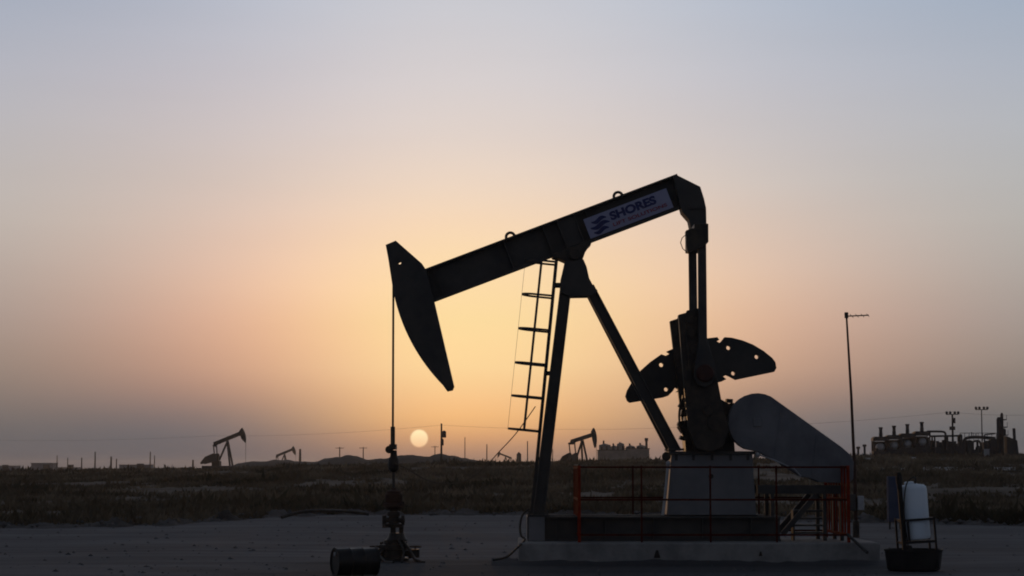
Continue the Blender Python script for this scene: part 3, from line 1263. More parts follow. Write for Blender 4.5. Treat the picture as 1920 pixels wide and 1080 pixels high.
for px in (1488, 1548):
    p = A(px, 980, -0.3)
    mb.box((p.x, D - 0.2, (PADZ + p.z) / 2 + .12), (0.03, 0.31, p.z - PADZ + .24))
mb.build('step_rack', 'steel', pj)

# brake pulley and cable beside the pedestal
mb = MB()
q = A(1249, 856, -0.52)
mb.cyl((q.x, D - 0.56, q.z), (q.x, D - 0.50, q.z), 0.085, 16)
mb.build('brake_pulley', 'grease', pj, smooth=40)
mb = MB()
mb.tube([A(1253, 868, -0.56), A(1251, 890, -0.57), A(1247, 930, -0.58), A(1243, 966, -0.6)], 0.028, 8)
q = A(1253, 870, -0.56)
mb.lathe(q, [(0.02, -.05), (0.045, -.02), (0.045, .03), (0.02, .06)], 10)
mb.build('brake_cable', 'galv', pj, smooth=50)
mb = MB()
q = A(1421, 852, -0.56)
mb.lathe(q, [(0.02, -.06), (0.05, -.02), (0.05, .03), (0.02, .06)], 10)
mb.tube([q, A(1450, 862, -0.64), A(1490, 880, -0.66), A(1502, 893, -0.66)], 0.014, 8)
mb.build('grease_fitting', 'galv', pj, smooth=50)

# ------------------------------------------------------------------ red guard rail round the cranks
gx0, gx1 = A(1086, 900, -1.38).x, A(1590, 900, -1.38).x
gr = thing('guard_rail', ((gx0 + gx1) / 2, D, PADZ), 'red orange pipe guard rail enclosing the cranks of the big pumpjack', 'guard rail')
zt = A(1300, 876, -1.38).z
zm = A(1300, 937, -1.38).z
zb_ = A(1300, 1003, -1.38).z
for s in (-1.38, 1.38):
    mb = MB()
    for z in (zt, zm, zb_):
        mb.bar((gx0 + .025, D + s, z), (gx1 - .025, D + s, z), 0.034, 0.034)
    mb.build('long_rail', 'reddim', gr)
for xx, nb in ((gx0, 17), (gx1, 9)):
    mb = MB()
    for z in (zt, zm, zb_):
        mb.bar((xx, D - 1.354, z), (xx, D + 1.354, z), 0.05, 0.05)
    for k in range(nb):
        yy = D - 1.3 + 2.6 * k / (nb - 1)
        mb.box((xx + .001, yy, (zt + zb_) / 2), (0.03, 0.04, zt - zb_ - .052))
    mb.build('end_rail', 'red', gr)
for s in (-1.38, 1.38):
    for px in (1086, 1203, 1332, 1456, 1590):
        xx = A(px, 900, -1.38).x
        mb = MB()
        wide = 0.055 if px in (1086, 1590) else 0.032
        mb.box((xx, D + s + (0.0 if px in (1086, 1590) else 0.043), (zt + .03 + PADZ) / 2), (wide, wide, zt + .03 - PADZ))
        mb.build('post', 'red' if px in (1086, 1590) else 'reddim', gr)

mb = MB()
mb.tube([A(1589, 1001, -1.38), A(1600, 1012, -1.5), A(1626, 1036, -2.0)], 0.03, 8)
mb.build('brace', 'steel', gr)

# soil banked against the foot of the slab
mb = MB()
n, rows = 150, 6
for i in range(n + 1):
    xx = xl - 0.5 + (xr - xl + 1.0) * i / n
    hh = 0.10 + 0.07 * noise.noise(Vector((xx * 0.9, 3, 1))) + 0.03 * noise.noise(Vector((xx * 4, 3, 1)))
    for j in range(rows + 1):
        t = j / rows
        mb.v.append(Vector((xx, D - 1.35 - 0.85 * t, gz(xx, D - 2) + 0.006 + hh * (1 - t) ** 1.6 * (1 + .25 * noise.noise(Vector((xx * 3, t * 4, 8)))))))
for i in range(n):
    for j in range(rows):
        a = i * (rows + 1) + j
        mb.f.append((a, a + 1, a + rows + 2, a + rows + 1))
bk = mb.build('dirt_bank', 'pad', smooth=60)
bk['kind'] = 'structure'

# ------------------------------------------------------------------ wellhead under the horsehead
wx = A(738, 1000).x
wh = thing('wellhead', (wx, D, 0.0), 'dark wellhead with stacked valves under the horsehead cable', 'wellhead')


def wz(py):
    return A(738, py).z


mb = MB()
mb.lathe((wx, D, 0), [(0.30, -.02), (0.30, .05), (0.22, .06), (0.22, .22), (0.29, .23), (0.29, .31), (0.19, .32), (0.19, .40)], 18)
for k in range(8):
    a = k * math.pi / 4 + .3
    mb.cyl((wx + .25 * math.cos(a), D + .25 * math.sin(a), .20), (wx + .25 * math.cos(a), D + .25 * math.sin(a), .36), 0.022, 6)
mb.build('casing_head', 'grease', wh, smooth=35)
for s, ln_ in ((-1, 0.34), (1, 0.42)):
    mb = MB()
    mb.cyl((wx + s * .18, D, .14), (wx + s * ln_, D, .14), 0.055, 12)
    mb.lathe((wx + s * (ln_ - .1), D, .14), [(.10, -.03), (.10, .03)], 14, 'X')
    mb.lathe((wx + s * ln_, D - .02, .14), [(.085, -.08), (.085, .08)], 12, 'Z')
    v = mb.build('side_valve', 'grease', wh, smooth=35)
    mb = MB()
    c = Vector((wx + s * ln_, D - .02, .27))
    mb.tube([c + Vector((.11 * math.cos(a), .11 * math.sin(a), 0)) for a in np.linspace(0, 2 * math.pi, 17)], 0.016, 6, cap=False)
    mb.bar(c - Vector((.11, 0, 0)), c + Vector((.11, 0, 0)), 0.02, 0.02)
    mb.cyl(c - Vector((0, 0, .14)), c + Vector((0, 0, .02)), 0.016, 8)
    mb.build('handwheel', 'rust', v)
mb = MB()
mb.tube([(wx - .01, D, .36), (wx - .01, D, wz(985))], 0.055, 12)
mb.tube([(wx + .14, D, .30), (wx + .15, D, wz(986))], 0.045, 12)
mb.lathe((wx + .06, D, wz(1008)), [(.20, -.07), (.21, -.04), (.17, .02), (.15, .09)], 14)
mb.build('tubing_riser', 'grease', wh, smooth=35)
mb = MB()
mb.lathe((wx, D, wz(975)), [(.19, -.14), (.20, -.08), (.10, -.06), (.10, .07), (.13, .08), (.13, .16), (.09, .17), (.09, .24)], 16)
mb.cyl((wx - .20, D, wz(975)), (wx + .22, D, wz(975)), 0.05, 12)
mb.lathe((wx + .17, D, wz(975)), [(.10, -.02), (.10, .04)], 12, 'X')
mb.lathe((wx - .18, D, wz(978)), [(.045, -.12), (.045, .12)], 12, 'Z')
mb.build('flow_tee', 'grease', wh, smooth=35)
mb = MB()
mb.lathe((wx, D, wz(956)), [(.10, 0), (.16, .03), (.20, .06), (.20, .12), (.15, .14), (.17, .17), (.17, .30), (.14, .33), (.15, .36), (.06, .39), (.05, .42)], 18)
for s in (-1, 1):
    mb.cyl((wx, D, wz(945)), (wx + s * .205, D, wz(945)), 0.045, 10)
mb.build('stuffing_box', 'rust', wh, smooth=35)
mb = MB()
mb.tube([(wx + .16, D - .1, .40), (wx + .30, D - .25, .25), (wx + .44, D - .5, .04), (wx + .62, D - .8, .0)], 0.03, 8)
mb.tube([(wx - .15, D - .1, .3), (wx - .25, D - .3, .12), (wx - .1, D - .6, .0), (wx + .05, D - .9, .01)], 0.025, 8)
mb.tube([(wx + .1, D - .2, .42), (wx + .22, D - .4, .2), (wx + .2, D - .7, .0)], 0.022, 8)
mb.build('flow_line', 'grease', wh, smooth=50)

# slack cable between carrier bar and ladder
mb = MB()


cable_pts = smooth_pts([A(740, 868, -.1), A(765, 880, -.2), A(800, 900, -.25), A(835, 907, -.25), A(872, 902, -.25), A(905, 880, -.25), A(935, 848, -.25), A(968, 812, -.25), A(1004, 762, -.23)])
mb.tube(cable_pts, 0.010, 6)
tag(mb.build('signal_cable', 'rope', smooth=60, origin=A(835, 907)), 'thin slack black cable hanging from the horsehead cable to the caged ladder', 'cable')
mb = MB()
hp = smooth_pts([A(992, 955, -.8), A(980, 965, -.9), A(975, 985, -1), A(977, 1004, -1.1), A(984, 1012, -1.2), A(970, 1027, -1.7), A(950, 1044, -2.0), A(925, 1050, -2.2)])
for p in hp:
    if p.z < 0.03:
        p.z = 0.03
mb.tube(hp, 0.022, 8)
tag(mb.build('hose', 'grease', smooth=60, origin=A(950, 1044)), 'black hose looping off the left end of the pumpjack skid onto the ground', 'hose')

# ------------------------------------------------------------------ drum on its side
DY = 34.3
dc = Vector(((668 - 960) / F * DY, DY, 0.262))
dc.z = 0.24
dr = thing('steel_drum', (dc.x, dc.y, 0.0), 'black steel drum lying on its side left of the wellhead', 'drum')
rt = Matrix.Rotation(R(24), 3, 'Z')
ax = rt @ Vector((1, 0, 0))


def drum_lathe(mb, prof):
    n = 32
    up = Vector((0, 0, 1))
    sd = ax.cross(up)
    vs, fs = [], []
    for r, h in prof:
        for k in range(n):
            a = 2 * math.pi * k / n
            vs.append(dc + (ax * h + (up * math.sin(a) + sd * math.cos(a)) * r) * 0.91)
    for i in range(len(prof) - 1):
        for k in range(n):
            k2 = (k + 1) % n
            fs.append((i * n + k, i * n + k2, (i + 1) * n + k2, (i + 1) * n + k))
    fs.append(tuple(range(n)))
    fs.append(tuple((len(prof) - 1) * n + k for k in range(n)))
    mb.add(vs, fs)


mb = MB()
drum_lathe(mb, [(.235, -.375), (.25, -.372), (.25, -.14), (.262, -.125), (.25, -.11), (.25, .11), (.262, .125), (.25, .14), (.25, .372), (.235, .375)])
mb.build('shell', 'drum', dr, smooth=40)
for e in (-1, 1):
    mb = MB()
    drum_lathe(mb, [(.262, e * .377), (.262, e * .395), (.232, e * .395), (.232, e * .378)])
    mb.build('rim', 'drum', dr, smooth=40)
mb = MB()
pb = dc - ax * .345 + Vector((0, 0, .13))
mb.cyl(pb, pb - ax * .02, 0.035, 10)
mb.build('bung', 'galv', dr)

# ------------------------------------------------------------------ chemical tank, stand and tub
TY = 36.3


def T(px, py, dy=0):
    return at(px, py, TY + dy)


tubc = T(1713, 1050)
tub = thing('containment_tub', (tubc.x, TY, 0), 'black plastic containment tub under the white tank at right', 'tub')
mb = MB()
hh_ = 0.40
mb.lathe((tubc.x, TY, 0), [(.42, 0), (.46, .02), (.50, .33), (.515, .34), (.515, .37), (.49, .37), (.44, .03), (.40, .025)], 36, sy=0.9)
mb.build('basin', 'tub', tub, smooth=35)

TL = R(3.6)
tank_base = Vector((T(1722, 1050).x, TY, 0.03))
ctk = thing('chemical_tank', tank_base, 'white plastic chemical tank held in a black steel stand', 'tank')
ctk.rotation_euler = (0, -TL, 0)
ctk['_o'] = tuple(tank_base)
bx = tank_base
zt0 = 0.50
mb = MB()
mb.lathe(bx + Vector((0, 0, zt0)), [(.10, .0), (.235, .02), (.25, .07), (.25, .88), (.238, .93), (.20, .96), (.10, .975), (.085, .985)], 36)
mb.build('tank_shell', 'white', ctk, smooth=50)
mb = MB()
mb.lathe(bx + Vector((-.05, 0, zt0 + .98)), [(.075, -.01), (.085, .0), (.085, .035), (.06, .045)], 20)
mb.build('lid', 'white', ctk, smooth=40)
mb = MB()
zr = zt0 + 0.36
for z in (zr, zt0 - .03):
    w = .275
    for a, b in (((-w, -w), (w, -w)), ((w, -w), (w, w)), ((w, w), (-w, w)), ((-w, w), (-w, -w))):
        mb.bar(bx + Vector((a[0], a[1], z)), bx + Vector((b[0], b[1], z)), 0.035, 0.04)
mb.box(bx + Vector((0, 0, zt0 - .025)), (.52, .52, .02))
mb.box(bx + Vector((-.175, -.279, (zr + zt0) / 2 - .015)), (.035, .035, zr - zt0 - .015))
stand = mb.build('stand_frame', 'tub', ctk)
for sx in (-.283, .283):
    for sy_ in (-.283, .283):
        mb = MB()
        mb.box(bx + Vector((sx, sy_, zr / 2 + .02)), (.035, .035, zr + .03))
        mb.build('leg', 'tub', ctk)
mb = MB()
mb.box(bx + Vector((-.255, -.20, .72)), (.075, .06, 1.42))
mb.cyl(bx + Vector((-.255, -.20, 1.4)), bx + Vector((-.255, -.20, 1.70)), 0.045, 10)
mb.cyl(bx + Vector((-.255, -.20, 1.5)), bx + Vector((-.255, -.20, 1.62)), 0.055, 10)
mb.lathe(bx + Vector((-.2, -.2, .3)), [(.07, -.12), (.085, -.08), (.085, .08), (.07, .12)], 12)
mb.build('dosing_pump', 'tub', ctk)

mb = MB()
mb.tube(smooth_pts([bx + Vector((.05, -.05, zt0 + .97)), bx + Vector((.02, -.2, zt0 + 1.1)), bx + Vector((-.15, -.28, zt0 + .98)), bx + Vector((-.23, -.29, zt0 + .5)), bx + Vector((-.2, -.28, .35))], 6), .012, 6)
mb.build('dosing_hose', 'tub', ctk, smooth=60)

# blue grey cabinet behind the tank
CY = 60.0
cc = at(1678, 985, CY)
cab = thing('electrical_cabinet', (cc.x, CY, 0), 'blue grey upright electrical cabinet behind the white tank', 'cabinet')
z0, z1 = at(1678, 978, CY).z, at(1678, 893, CY).z
mb = MB()
mb.box((cc.x, CY, (z0 + z1) / 2), (.40, .3, z1 - z0))
mb.build('cabinet_box', 'bluegrey', cab, bevel=.012)
mb = MB()
mb.box((cc.x, CY - .16, (z0 + z1) / 2), (.34, .016, z1 - z0 - .08))
dr_ = mb.build('door', 'bluegrey', cab, bevel=.006)
mb = MB()
mb.box((cc.x + .12, CY - .175, (z0 + z1) / 2), (.03, .02, .12))
mb.build('handle', 'galv', dr_)
for s in (-.15, .15):
    mb = MB()
    mb.box((cc.x + s, CY, z0 / 2), (.05, .05, z0 - .004))
    mb.build('leg', 'steel', cab)

# ------------------------------------------------------------------ antenna mast
AY = 53.0
ab = at(1606, 1006, AY)
mast = thing('antenna_mast', (ab.x, AY, 0), 'tall thin brown antenna mast with a yagi at its top right of the belt guard', 'mast')
mtop = at(1587, 590, AY)
mb = MB()
mb.tube([(ab.x, AY, 0), at(1604, 955, AY), at(1603, 900, AY), at(1596, 740, AY), mtop], [.05, .048, .044, .034, .024], 12)
mb.build('pole', 'rust', mast, smooth=50)
mb = MB()
q = at(1605, 985, AY)
mb.lathe((q.x, AY, 0), [(.09, 0), (.09, .42), (.07, .44)], 14)
mb.build('base_pipe', 'grease', mast, smooth=40)
mb = MB()
p0, p1 = at(1584, 593, AY), at(1629, 591, AY)
mb.tube([p0, p1], 0.016, 8)
for k, hl in enumerate((.30, .26, .24, .22, .20)):
    p = p0.lerp(p1, .06 + k * .225)
    dv = Vector((0.0, .97, .24)).normalized() * hl
    mb.tube([p - dv, p + dv], 0.008, 6)
mb.lathe(mtop, [(.05, -.09), (.05, .06)], 10)
mb.build('yagi_antenna', 'grease', mast)
mb = MB()
q = at(1613, 943, AY)
mb.box((q.x, AY - .06, q.z), (.16, .14, .36))
mb.build('meter_box', 'galv', mast, bevel=.015)
mb = MB()
q = at(1598, 942, AY)
mb.box((q.x, AY - .03, q.z), (.15, .14, .42))
mb.build('control_box', 'steel', mast, bevel=.015)


# ------------------------------------------------------------------ far pumpjacks, built once in their own metres
def make_pumpjack(beam_deg, label, head=1.0):
    o = thing('pumpjack', (0, 0, 0), label, 'pumpjack', 'pumpjacks far out in the field')
    b = R(beam_deg)
    pv = Vector((0, 0, 5.6))
    u = Vector((math.cos(b), 0, math.sin(b)))
    v = Vector((-math.sin(b), 0, math.cos(b)))
    mb = MB()
    mb.ibeam(pv - u * 2.9 + v * .2, pv + u * 2.8 + v * .2, .36, .74, .05, .05)
    mb.box(pv - u * 2.75 + v * -.05, (.5, .5, .7))
    mb.build('walking_beam', 'steel', o)
    mb = MB()
    pts = []
    for k in range(9):
        a = b + R((17 - 48 * k / 8) * head)
        pts.append((3.75 * math.cos(a), 5.6 + 3.75 * math.sin(a)))
    q = [(pv + u * 2.75 - v * .9 * head), (pv + u * 2.75 + v * .62 * head)]
    out = [(q[0].x, q[0].z), (q[1].x, q[1].z)] + pts
    mb.prism(out, -.2, .2)
    mb.build('horsehead', 'steel', o)
    hx = 3.75
    mb = MB()
    mb.tube([(hx, 0, 5.6), (hx, 0, 1.0)], .035, 6)
    mb.build('bridle', 'rope', o)
    for s in (-1, 1):
        mb = MB()
        mb.bar((0, s * .2, 5.4), (.85, s * .8, .5), .24, .32)
        mb.build('front_leg', 'steel', o)
    mb = MB()
    mb.bar((0, 0, 5.3), (-1.6, 0, 1.7), .24, .32)
    mb.build('rear_leg', 'steel', o)
    tail = pv - u * 2.75
    for s in (-.8, .8):
        mb = MB()
        mb.bar((tail.x, s, tail.z), (-2.35, s, 2.6), .14, .2)
        mb.build('pitman_arm', 'steel', o)
    mb = MB()
    mb.box((tail.x, 0, tail.z - .15), (.28, 1.8, .3))
    mb.build('equalizer', 'steel', o)
    for s in (-.95, .95):
        mb = MB()
        mb.prism([(-2.0, 2.9), (-2.6, 2.95), (-4.2, 2.3), (-5.2, 1.1), (-5.0, .85), (-3.2, 1.25), (-1.9, 1.5)], s - .12, s + .12)
        mb.build('counterweight', 'steel', o)
    mb = MB()
    mb.box((-2.2, 0, 1.9), (1.1, .9, 1.0))
    mb.box((-2.2, 0, 1.0), (1.6, 1.1, .9))
    mb.build('gearbox', 'grease', o)
    mb = MB()
    mb.box((-1.8, 0, .3), (6.2, 1.7, .5))
    mb.build('skid', 'steel', o)
    mb = MB()
    mb.lathe((hx, 0, 0), [(.25, 0), (.25, .3), (.12, .35), (.12, .9), (.18, .95), (.18, 1.1)], 10)
    mb.build('wellhead', 'grease', o)
    return o


far = make_pumpjack(21, 'small dark pumpjack at far left facing right with its head raised')


def place(o, px, Y, rz, scale=1.0, dz=0.0):
    X = (px - 960) / F * Y
    o.location = (X, Y, gz(X, Y) + dz)
    o.rotation_euler = (0, 0, R(rz))
    o.scale = (scale,) * 3


z_at = at(428, 823, 400).z
place(far, 428, 400, -12)
far.location.z = z_at - 5.75
p2 = copy_tree(far)
p2['label'] = 'tiny pumpjack on the skyline just behind the low earth mound at left'
place(p2, 535, 660, -14)
p2.location.z = at(535, 849, 660).z - 5.75
p3 = make_pumpjack(14, 'hazy small pumpjack seen between the legs of the big pumpjack', 1.3)
place(p3, 1091, 335, 40, .84)
p3.location.z = at(1091, 822, 335).z - 5.75 * .84
p4 = copy_tree(far)
p4['label'] = 'tiny faint pumpjack on the skyline left of the big pumpjack legs, head to the left'
place(p4, 948, 800, 168, .85)
p4.location.z = at(948, 855, 800).z - 4.9


# ------------------------------------------------------------------ utility poles and wires
def pole(px, ytop, Y, label, arms=1, r=.15, transformer=False, name='utility_pole', group='utility poles along the skyline'):
    X = (px - 960) / F * Y
    zb = gz(X, Y)
    zt_ = at(px, ytop, Y).z
    o = thing(name, (X, Y, zb), label, 'utility pole', group)
    mb = MB()
    mb.tube([(X, Y, zb - .3), (X, Y, zt_)], [r, r * .7], 10)
    mb.build('pole_shaft', 'wood', o, smooth=50)
    for k in range(arms):
        mb = MB()
        z = zt_ - .35 - k * .9
        mb.bar((X - 1.1, Y - .05 - r, z), (X + 1.1, Y - .05 - r, z), .1, .12)
        for s in (-1, -.45, .45, 1):
            mb.lathe((X + s, Y - .05 - r, z + .06), [(.05, 0), (.07, .08), (.04, .2)], 8)
        mb.build('crossarm', 'wood', o)
    if transformer:
        for dz_, s, rr in ((-1.5, 1, .30), (-2.6, .3, .22)):
            mb = MB()
            mb.lathe((X + s * .38, Y - .2, zt_ + dz_), [(rr * .7, -.5), (rr, -.45), (rr, .3), (rr * .8, .4), (.08, .5)], 14)
            mb.build('transformer', 'plant', o, smooth=40)
    return o


pole(828, 794, 290, 'tall utility pole with transformers just right of the setting sun', 0, .17, True)
pole(638, 838, 560, 'short utility pole on the left hump of the earth mound', 1, .2)
pole(682, 838, 600, 'short faint utility pole left of the horsehead cable', 1, .2)
pole(816, 836, 640, 'thin faint pole between the sun and the tall transformer pole', 1, .18)
pole(872, 820, 520, 'thin bare pole right of the tall transformer pole with a box at its foot', 0, .13)
pole(913, 833, 620, 'thin bare pole on the skyline midway between transformer pole and ladder foot', 0, .2)
pole(989, 827, 600, 'thin pole close behind the foot of the ladder', 0, .2)
pole(1036, 842, 700, 'short thin pole just left of the hazy small pumpjack', 0, .2)
pole(181, 847, 620, 'tallest of the faint poles above the sheds at far left', 0, .24)
pole(211, 856, 560, 'stubby dark pole left of the long arched shed', 0, .28)
pole(221, 860, 640, 'short pole close to the left end of the long arched shed', 0, .22)
pole(284, 847, 600, 'pole rising from the right end of the long arched shed', 0, .2)
pole(292, 854, 760, 'faint short pole just right of the long arched shed', 0, .22)
pole(156, 858, 700, 'faint short pole between the flat shed and the tallest left pole', 0, .25)
pole(130, 858, 740, 'faint short pole just right of the flat roofed shed', 0, .2)
pole(110, 854, 740, 'faint pole at the right corner of the flat roofed shed', 0, .2)
pole(564, 842, 640, 'short thick post right of the tiny skyline pumpjack', 0, .45)
pole(364, 862, 380, 'low dark post left of the far left pumpjack', 0, .2)


def wire(pts, label, sag, r=.012):
    mb = MB()
    out = []
    for a, b in zip(pts, pts[1:]):
        for k in range(24):
            t = k / 24
            p = a.lerp(b, t)
            p.z -= sag * 4 * t * (1 - t)
            out.append(p)
    out.append(pts[-1])
    mb.tube(out, r, 5)
    return tag(mb.build('overhead_wire', 'rope', origin=pts[0]), label, 'wire', 'overhead wires')


wire([at(-60, 824, 430), at(400, 817, 360), at(828, 797, 290)], 'faint overhead wire from the left edge to the transformer pole', .5)
wire([at(828, 797, 290), at(1300, 800, 300), at(1787, 772, 262)], 'faint overhead wire from the transformer pole to the nearer floodlight mast', .5)
wire([at(1787, 773, 262), at(1990, 775, 250)], 'faint overhead wire from the nearer floodlight mast past the right edge', .3)


# ------------------------------------------------------------------ gas plant at right
PY_ = 262.0
PS = PY_ / F


def Pp(px, py, dy=0):
    return at(px, py, PY_ + dy)


PZ = Pp(1720, 853).z


def make_compressor():
    o = thing('compressor_unit', (0, 0, 0), 'leftmost compressor of the row at the right plant, with a short exhaust stack', 'compressor', 'row of compressors at the gas plant')
    mb = MB()
    mb.box((0, 0, 2.25), (2.0, 4.0, .4))
    mb.box((0, 0, 2.5), (1.7, 3.6, .14))
    mb.build('cooler_roof', 'plant', o)
    for sx in (-.9, .9):
        for sy_ in (-1.8, 1.8):
            mb = MB()
            mb.box((sx, sy_, .9), (.16, .16, 2.36))
            mb.build('post', 'plant', o)
    mb = MB()
    mb.lathe((.1, 0, 2.57), [(.24, 0), (.24, .45), (.21, .5), (.21, 1.0), (.27, 1.03), (.27, 1.2), (.2, 1.22)], 12)
    mb.build('exhaust_stack', 'plant', o, smooth=40)
    mb = MB()
    mb.lathe((0, 0, 1.25), [(.2, -1.7), (.42, -1.58), (.52, -1.3), (.52, 1.2), (.42, 1.5), (.2, 1.6)], 18, 'Y')
    mb.build('suction_vessel', 'silver', o, smooth=50)
    mb = MB()
    mb.box((0, 0, .25), (1.9, 3.8, 1.0))
    mb.box((.3, .4, .9), (.9, 2.0, .9))
    mb.box((-.5, -1.2, .85), (.4, .7, .5))
    mb.box((0, 1.95, 1.3), (1.6, .2, 1.4))
    mb.build('engine_skid', 'plant', o)
    return o


comp = make_compressor()
cl_ = ['leftmost compressor of the row at the right plant, with a short exhaust stack',
       'second compressor from the left in the row at the right plant',
       'third compressor from the left in the row at the right plant',
       'rightmost compressor of the row, beside the pipe rack at the right plant']
for k, (px, top) in enumerate(((1650, 819), (1675, 816), (1700, 813), (1727, 809))):
    o = comp if k == 0 else copy_tree(comp)
    o['label'] = cl_[k]
    q = Pp(px, top)
    o.location = (q.x, PY_, q.z - 2.57)
    o.rotation_euler = (0, 0, R(-6))

# enclosure between compressors and rack
q0, q1 = Pp(1712, 853), Pp(1748, 818)
enc = thing('equipment_shelter', ((q0.x + q1.x) / 2, PY_ + 3, PZ), 'dark equipment shelter between the compressor row and the pipe rack', 'shelter')
mb = MB()
mb.box(((q0.x + q1.x) / 2, PY_ + 3.6, (q0.z + q1.z) / 2 - .3), (q1.x - q0.x, 3, q1.z - q0.z))
mb.build('wall', 'plant', enc)
mb = MB()
mb.box(((q0.x + q1.x) / 2, PY_ + 3.6, q1.z - .2), (q1.x - q0.x + .3, 3.4, .18))
mb.build('roof', 'plant', enc)

rack = thing('pipe_rack', (Pp(1775, 852).x, PY_, PZ), 'steel pipe rack with a bent overhead pipe right of the compressor row', 'pipe rack')
mb = MB()
for px in (1750, 1774, 1799):
    p = Pp(px, 818)
    for dy in (-.8, .8):
        mb.box((p.x, PY_ + dy, (p.z + PZ) / 2 - .2), (.18, .18, p.z - PZ + .4))
mb.bar(Pp(1744, 818, -.8), Pp(1803, 817, -.8), .2, .24)
mb.bar(Pp(1744, 818, .8), Pp(1803, 817, .8), .2, .24)
mb.build('frame', 'plant', rack)
mb = MB()
mb.tube(smooth_pts([Pp(1738, 809), Pp(1758, 809), Pp(1768, 809.5), Pp(1772, 812), Pp(1773, 818), Pp(1773, 850)], 5), .14, 10)
mb.build('overhead_pipe', 'plant', rack, smooth=60)
mb = MB()
for px, yt, w in ((1752, 838, .5), (1764, 832, .4), (1784, 828, .5), (1794, 834, .4), (1801, 814, .25)):
    p = Pp(px, yt)
    mb.lathe((p.x, PY_, PZ - .4), [(w * .9, 0), (w, .1), (w, p.z - PZ + .2), (w * .6, p.z - PZ + .4)], 12)
p, q_ = Pp(1742, 836), Pp(1806, 852)
mb.box(((p.x + q_.x) / 2, PY_ + .3, (p.z + q_.z) / 2 - .5), (q_.x - p.x, 1.4, p.z - q_.z))
for px in (1747, 1757, 1768, 1779, 1789, 1798):
    a = Pp(px, random.uniform(826, 834))
    mb.box((a.x, PY_ - .3, a.z - .3), (.35, .4, .8))
for k in range(16):
    a = Pp(random.uniform(1742, 1806), random.uniform(828, 840), random.uniform(-1, 1))
    if k % 2:
        mb.tube([a, (a.x, a.y, PZ - .4)], random.uniform(.08, .2), 8)
    else:
        mb.box((a.x, a.y, (a.z + PZ) / 2 - .3), (random.uniform(.4, 1.0), .5, a.z - PZ + .5))
mb.build('pump_skid', 'plant', rack)

skid2 = thing('process_skid', (Pp(1838, 852).x, PY_, PZ), 'process skid of arched pipes left of the vertical tower at the right plant', 'process equipment')
mb = MB()
mb.tube(smooth_pts([Pp(1806, 852), Pp(1807, 832), Pp(1810, 823), Pp(1820, 820), Pp(1840, 820), Pp(1866, 822)], 5), .2, 10)
mb.tube(smooth_pts([Pp(1820, 852, .6), Pp(1821, 834, .6), Pp(1828, 827, .6), Pp(1838, 830, .6), Pp(1840, 852, .6)], 5), .14, 10)
mb.tube([Pp(1846, 852, -.5), Pp(1846, 815, -.5)], .1, 8)
mb.tube([Pp(1846, 815, -.5), Pp(1866, 813, -.5)], .08, 8)
mb.tube([Pp(1822, 820), Pp(1822, 810)], .06, 8)
mb.tube([Pp(1830, 820), Pp(1830, 813)], .06, 8)
mb.build('process_pipe', 'plant', skid2, smooth=60)
mb = MB()
for (x0_, y0_, x1_, y1_, dy) in ((1846, 826, 1868, 854, .8), (1808, 840, 1846, 854, .4), (1856, 820, 1868, 840, .2)):
    p, q_ = Pp(x0_, y0_), Pp(x1_, y1_)
    mb.box(((p.x + q_.x) / 2, PY_ + dy, (p.z + q_.z) / 2 - .2), (q_.x - p.x, 1.2, p.z - q_.z))
for px, yt in ((1815, 833), (1833, 836), (1850, 830)):
    p = Pp(px, yt)
    mb.lathe((p.x, PY_ - .2, PZ - .3), [(.3, 0), (.34, .1), (.34, p.z - PZ), (.2, p.z - PZ + .3)], 10)
for k in range(18):
    a = Pp(random.uniform(1806, 1868), random.uniform(824, 842), random.uniform(-1, 1))
    if k % 2:
        mb.tube([a, (a.x, a.y, PZ - .4)], random.uniform(.06, .16), 8)
    else:
        mb.box((a.x, a.y, (a.z + PZ) / 2 - .3), (random.uniform(.3, .9), .5, a.z - PZ + .5))
p, q_ = Pp(1800, 812, .9), Pp(1868, 812, .9)
mb.box(((p.x + q_.x) / 2, p.y, p.z), (q_.x - p.x, .1, .07))
for k in range(9):
    xx = p.x + (q_.x - p.x) * k / 8
    mb.box((xx, p.y, p.z - .45), (.06, .06, .9))
mb.build('equipment_body', 'plant', skid2)

twr = thing('process_tower', (Pp(1876, 852).x, PY_, PZ), 'tall dark vertical process tower with platforms near the right edge', 'tower')
mb = MB()
for px, yt, w in ((1873, 782, .33), (1880, 774, .2)):
    p = Pp(px, yt)
    mb.lathe((p.x, PY_ + (.5 if px > 1875 else 0), PZ - .4), [(w, 0), (w, p.z - PZ + .1), (w * .6, p.z - PZ + .4)], 14)
mb.build('column', 'plant', twr, smooth=40)
mb = MB()
for py, wd in ((801, 1.0), (787, .8), (816, 1.2)):
    p = Pp(1880, py)
    mb.box((p.x, PY_ + .2, p.z), (wd, 1.4, .12))
    for s in (-.48, .48):
        mb.box((p.x + s * wd, PY_ - .45, p.z + .3), (.05, .05, .6))
mb.lathe(Pp(1881, 806, -.7) - Vector((0, 0, .3)), [(.2, -.5), (.36, -.3), (.36, .3), (.2, .5)], 10)
mb.build('platform', 'plant', twr)
mb = MB()
mb.prism([(Pp(1868, 0).x, PZ - .4), (Pp(1890, 0).x, PZ - .4), (Pp(1887, 0).x, Pp(0, 826).z), (Pp(1868, 0).x, Pp(0, 818).z)], PY_ - .8, PY_ + .8)
mb.build('tower_base', 'plant', twr)


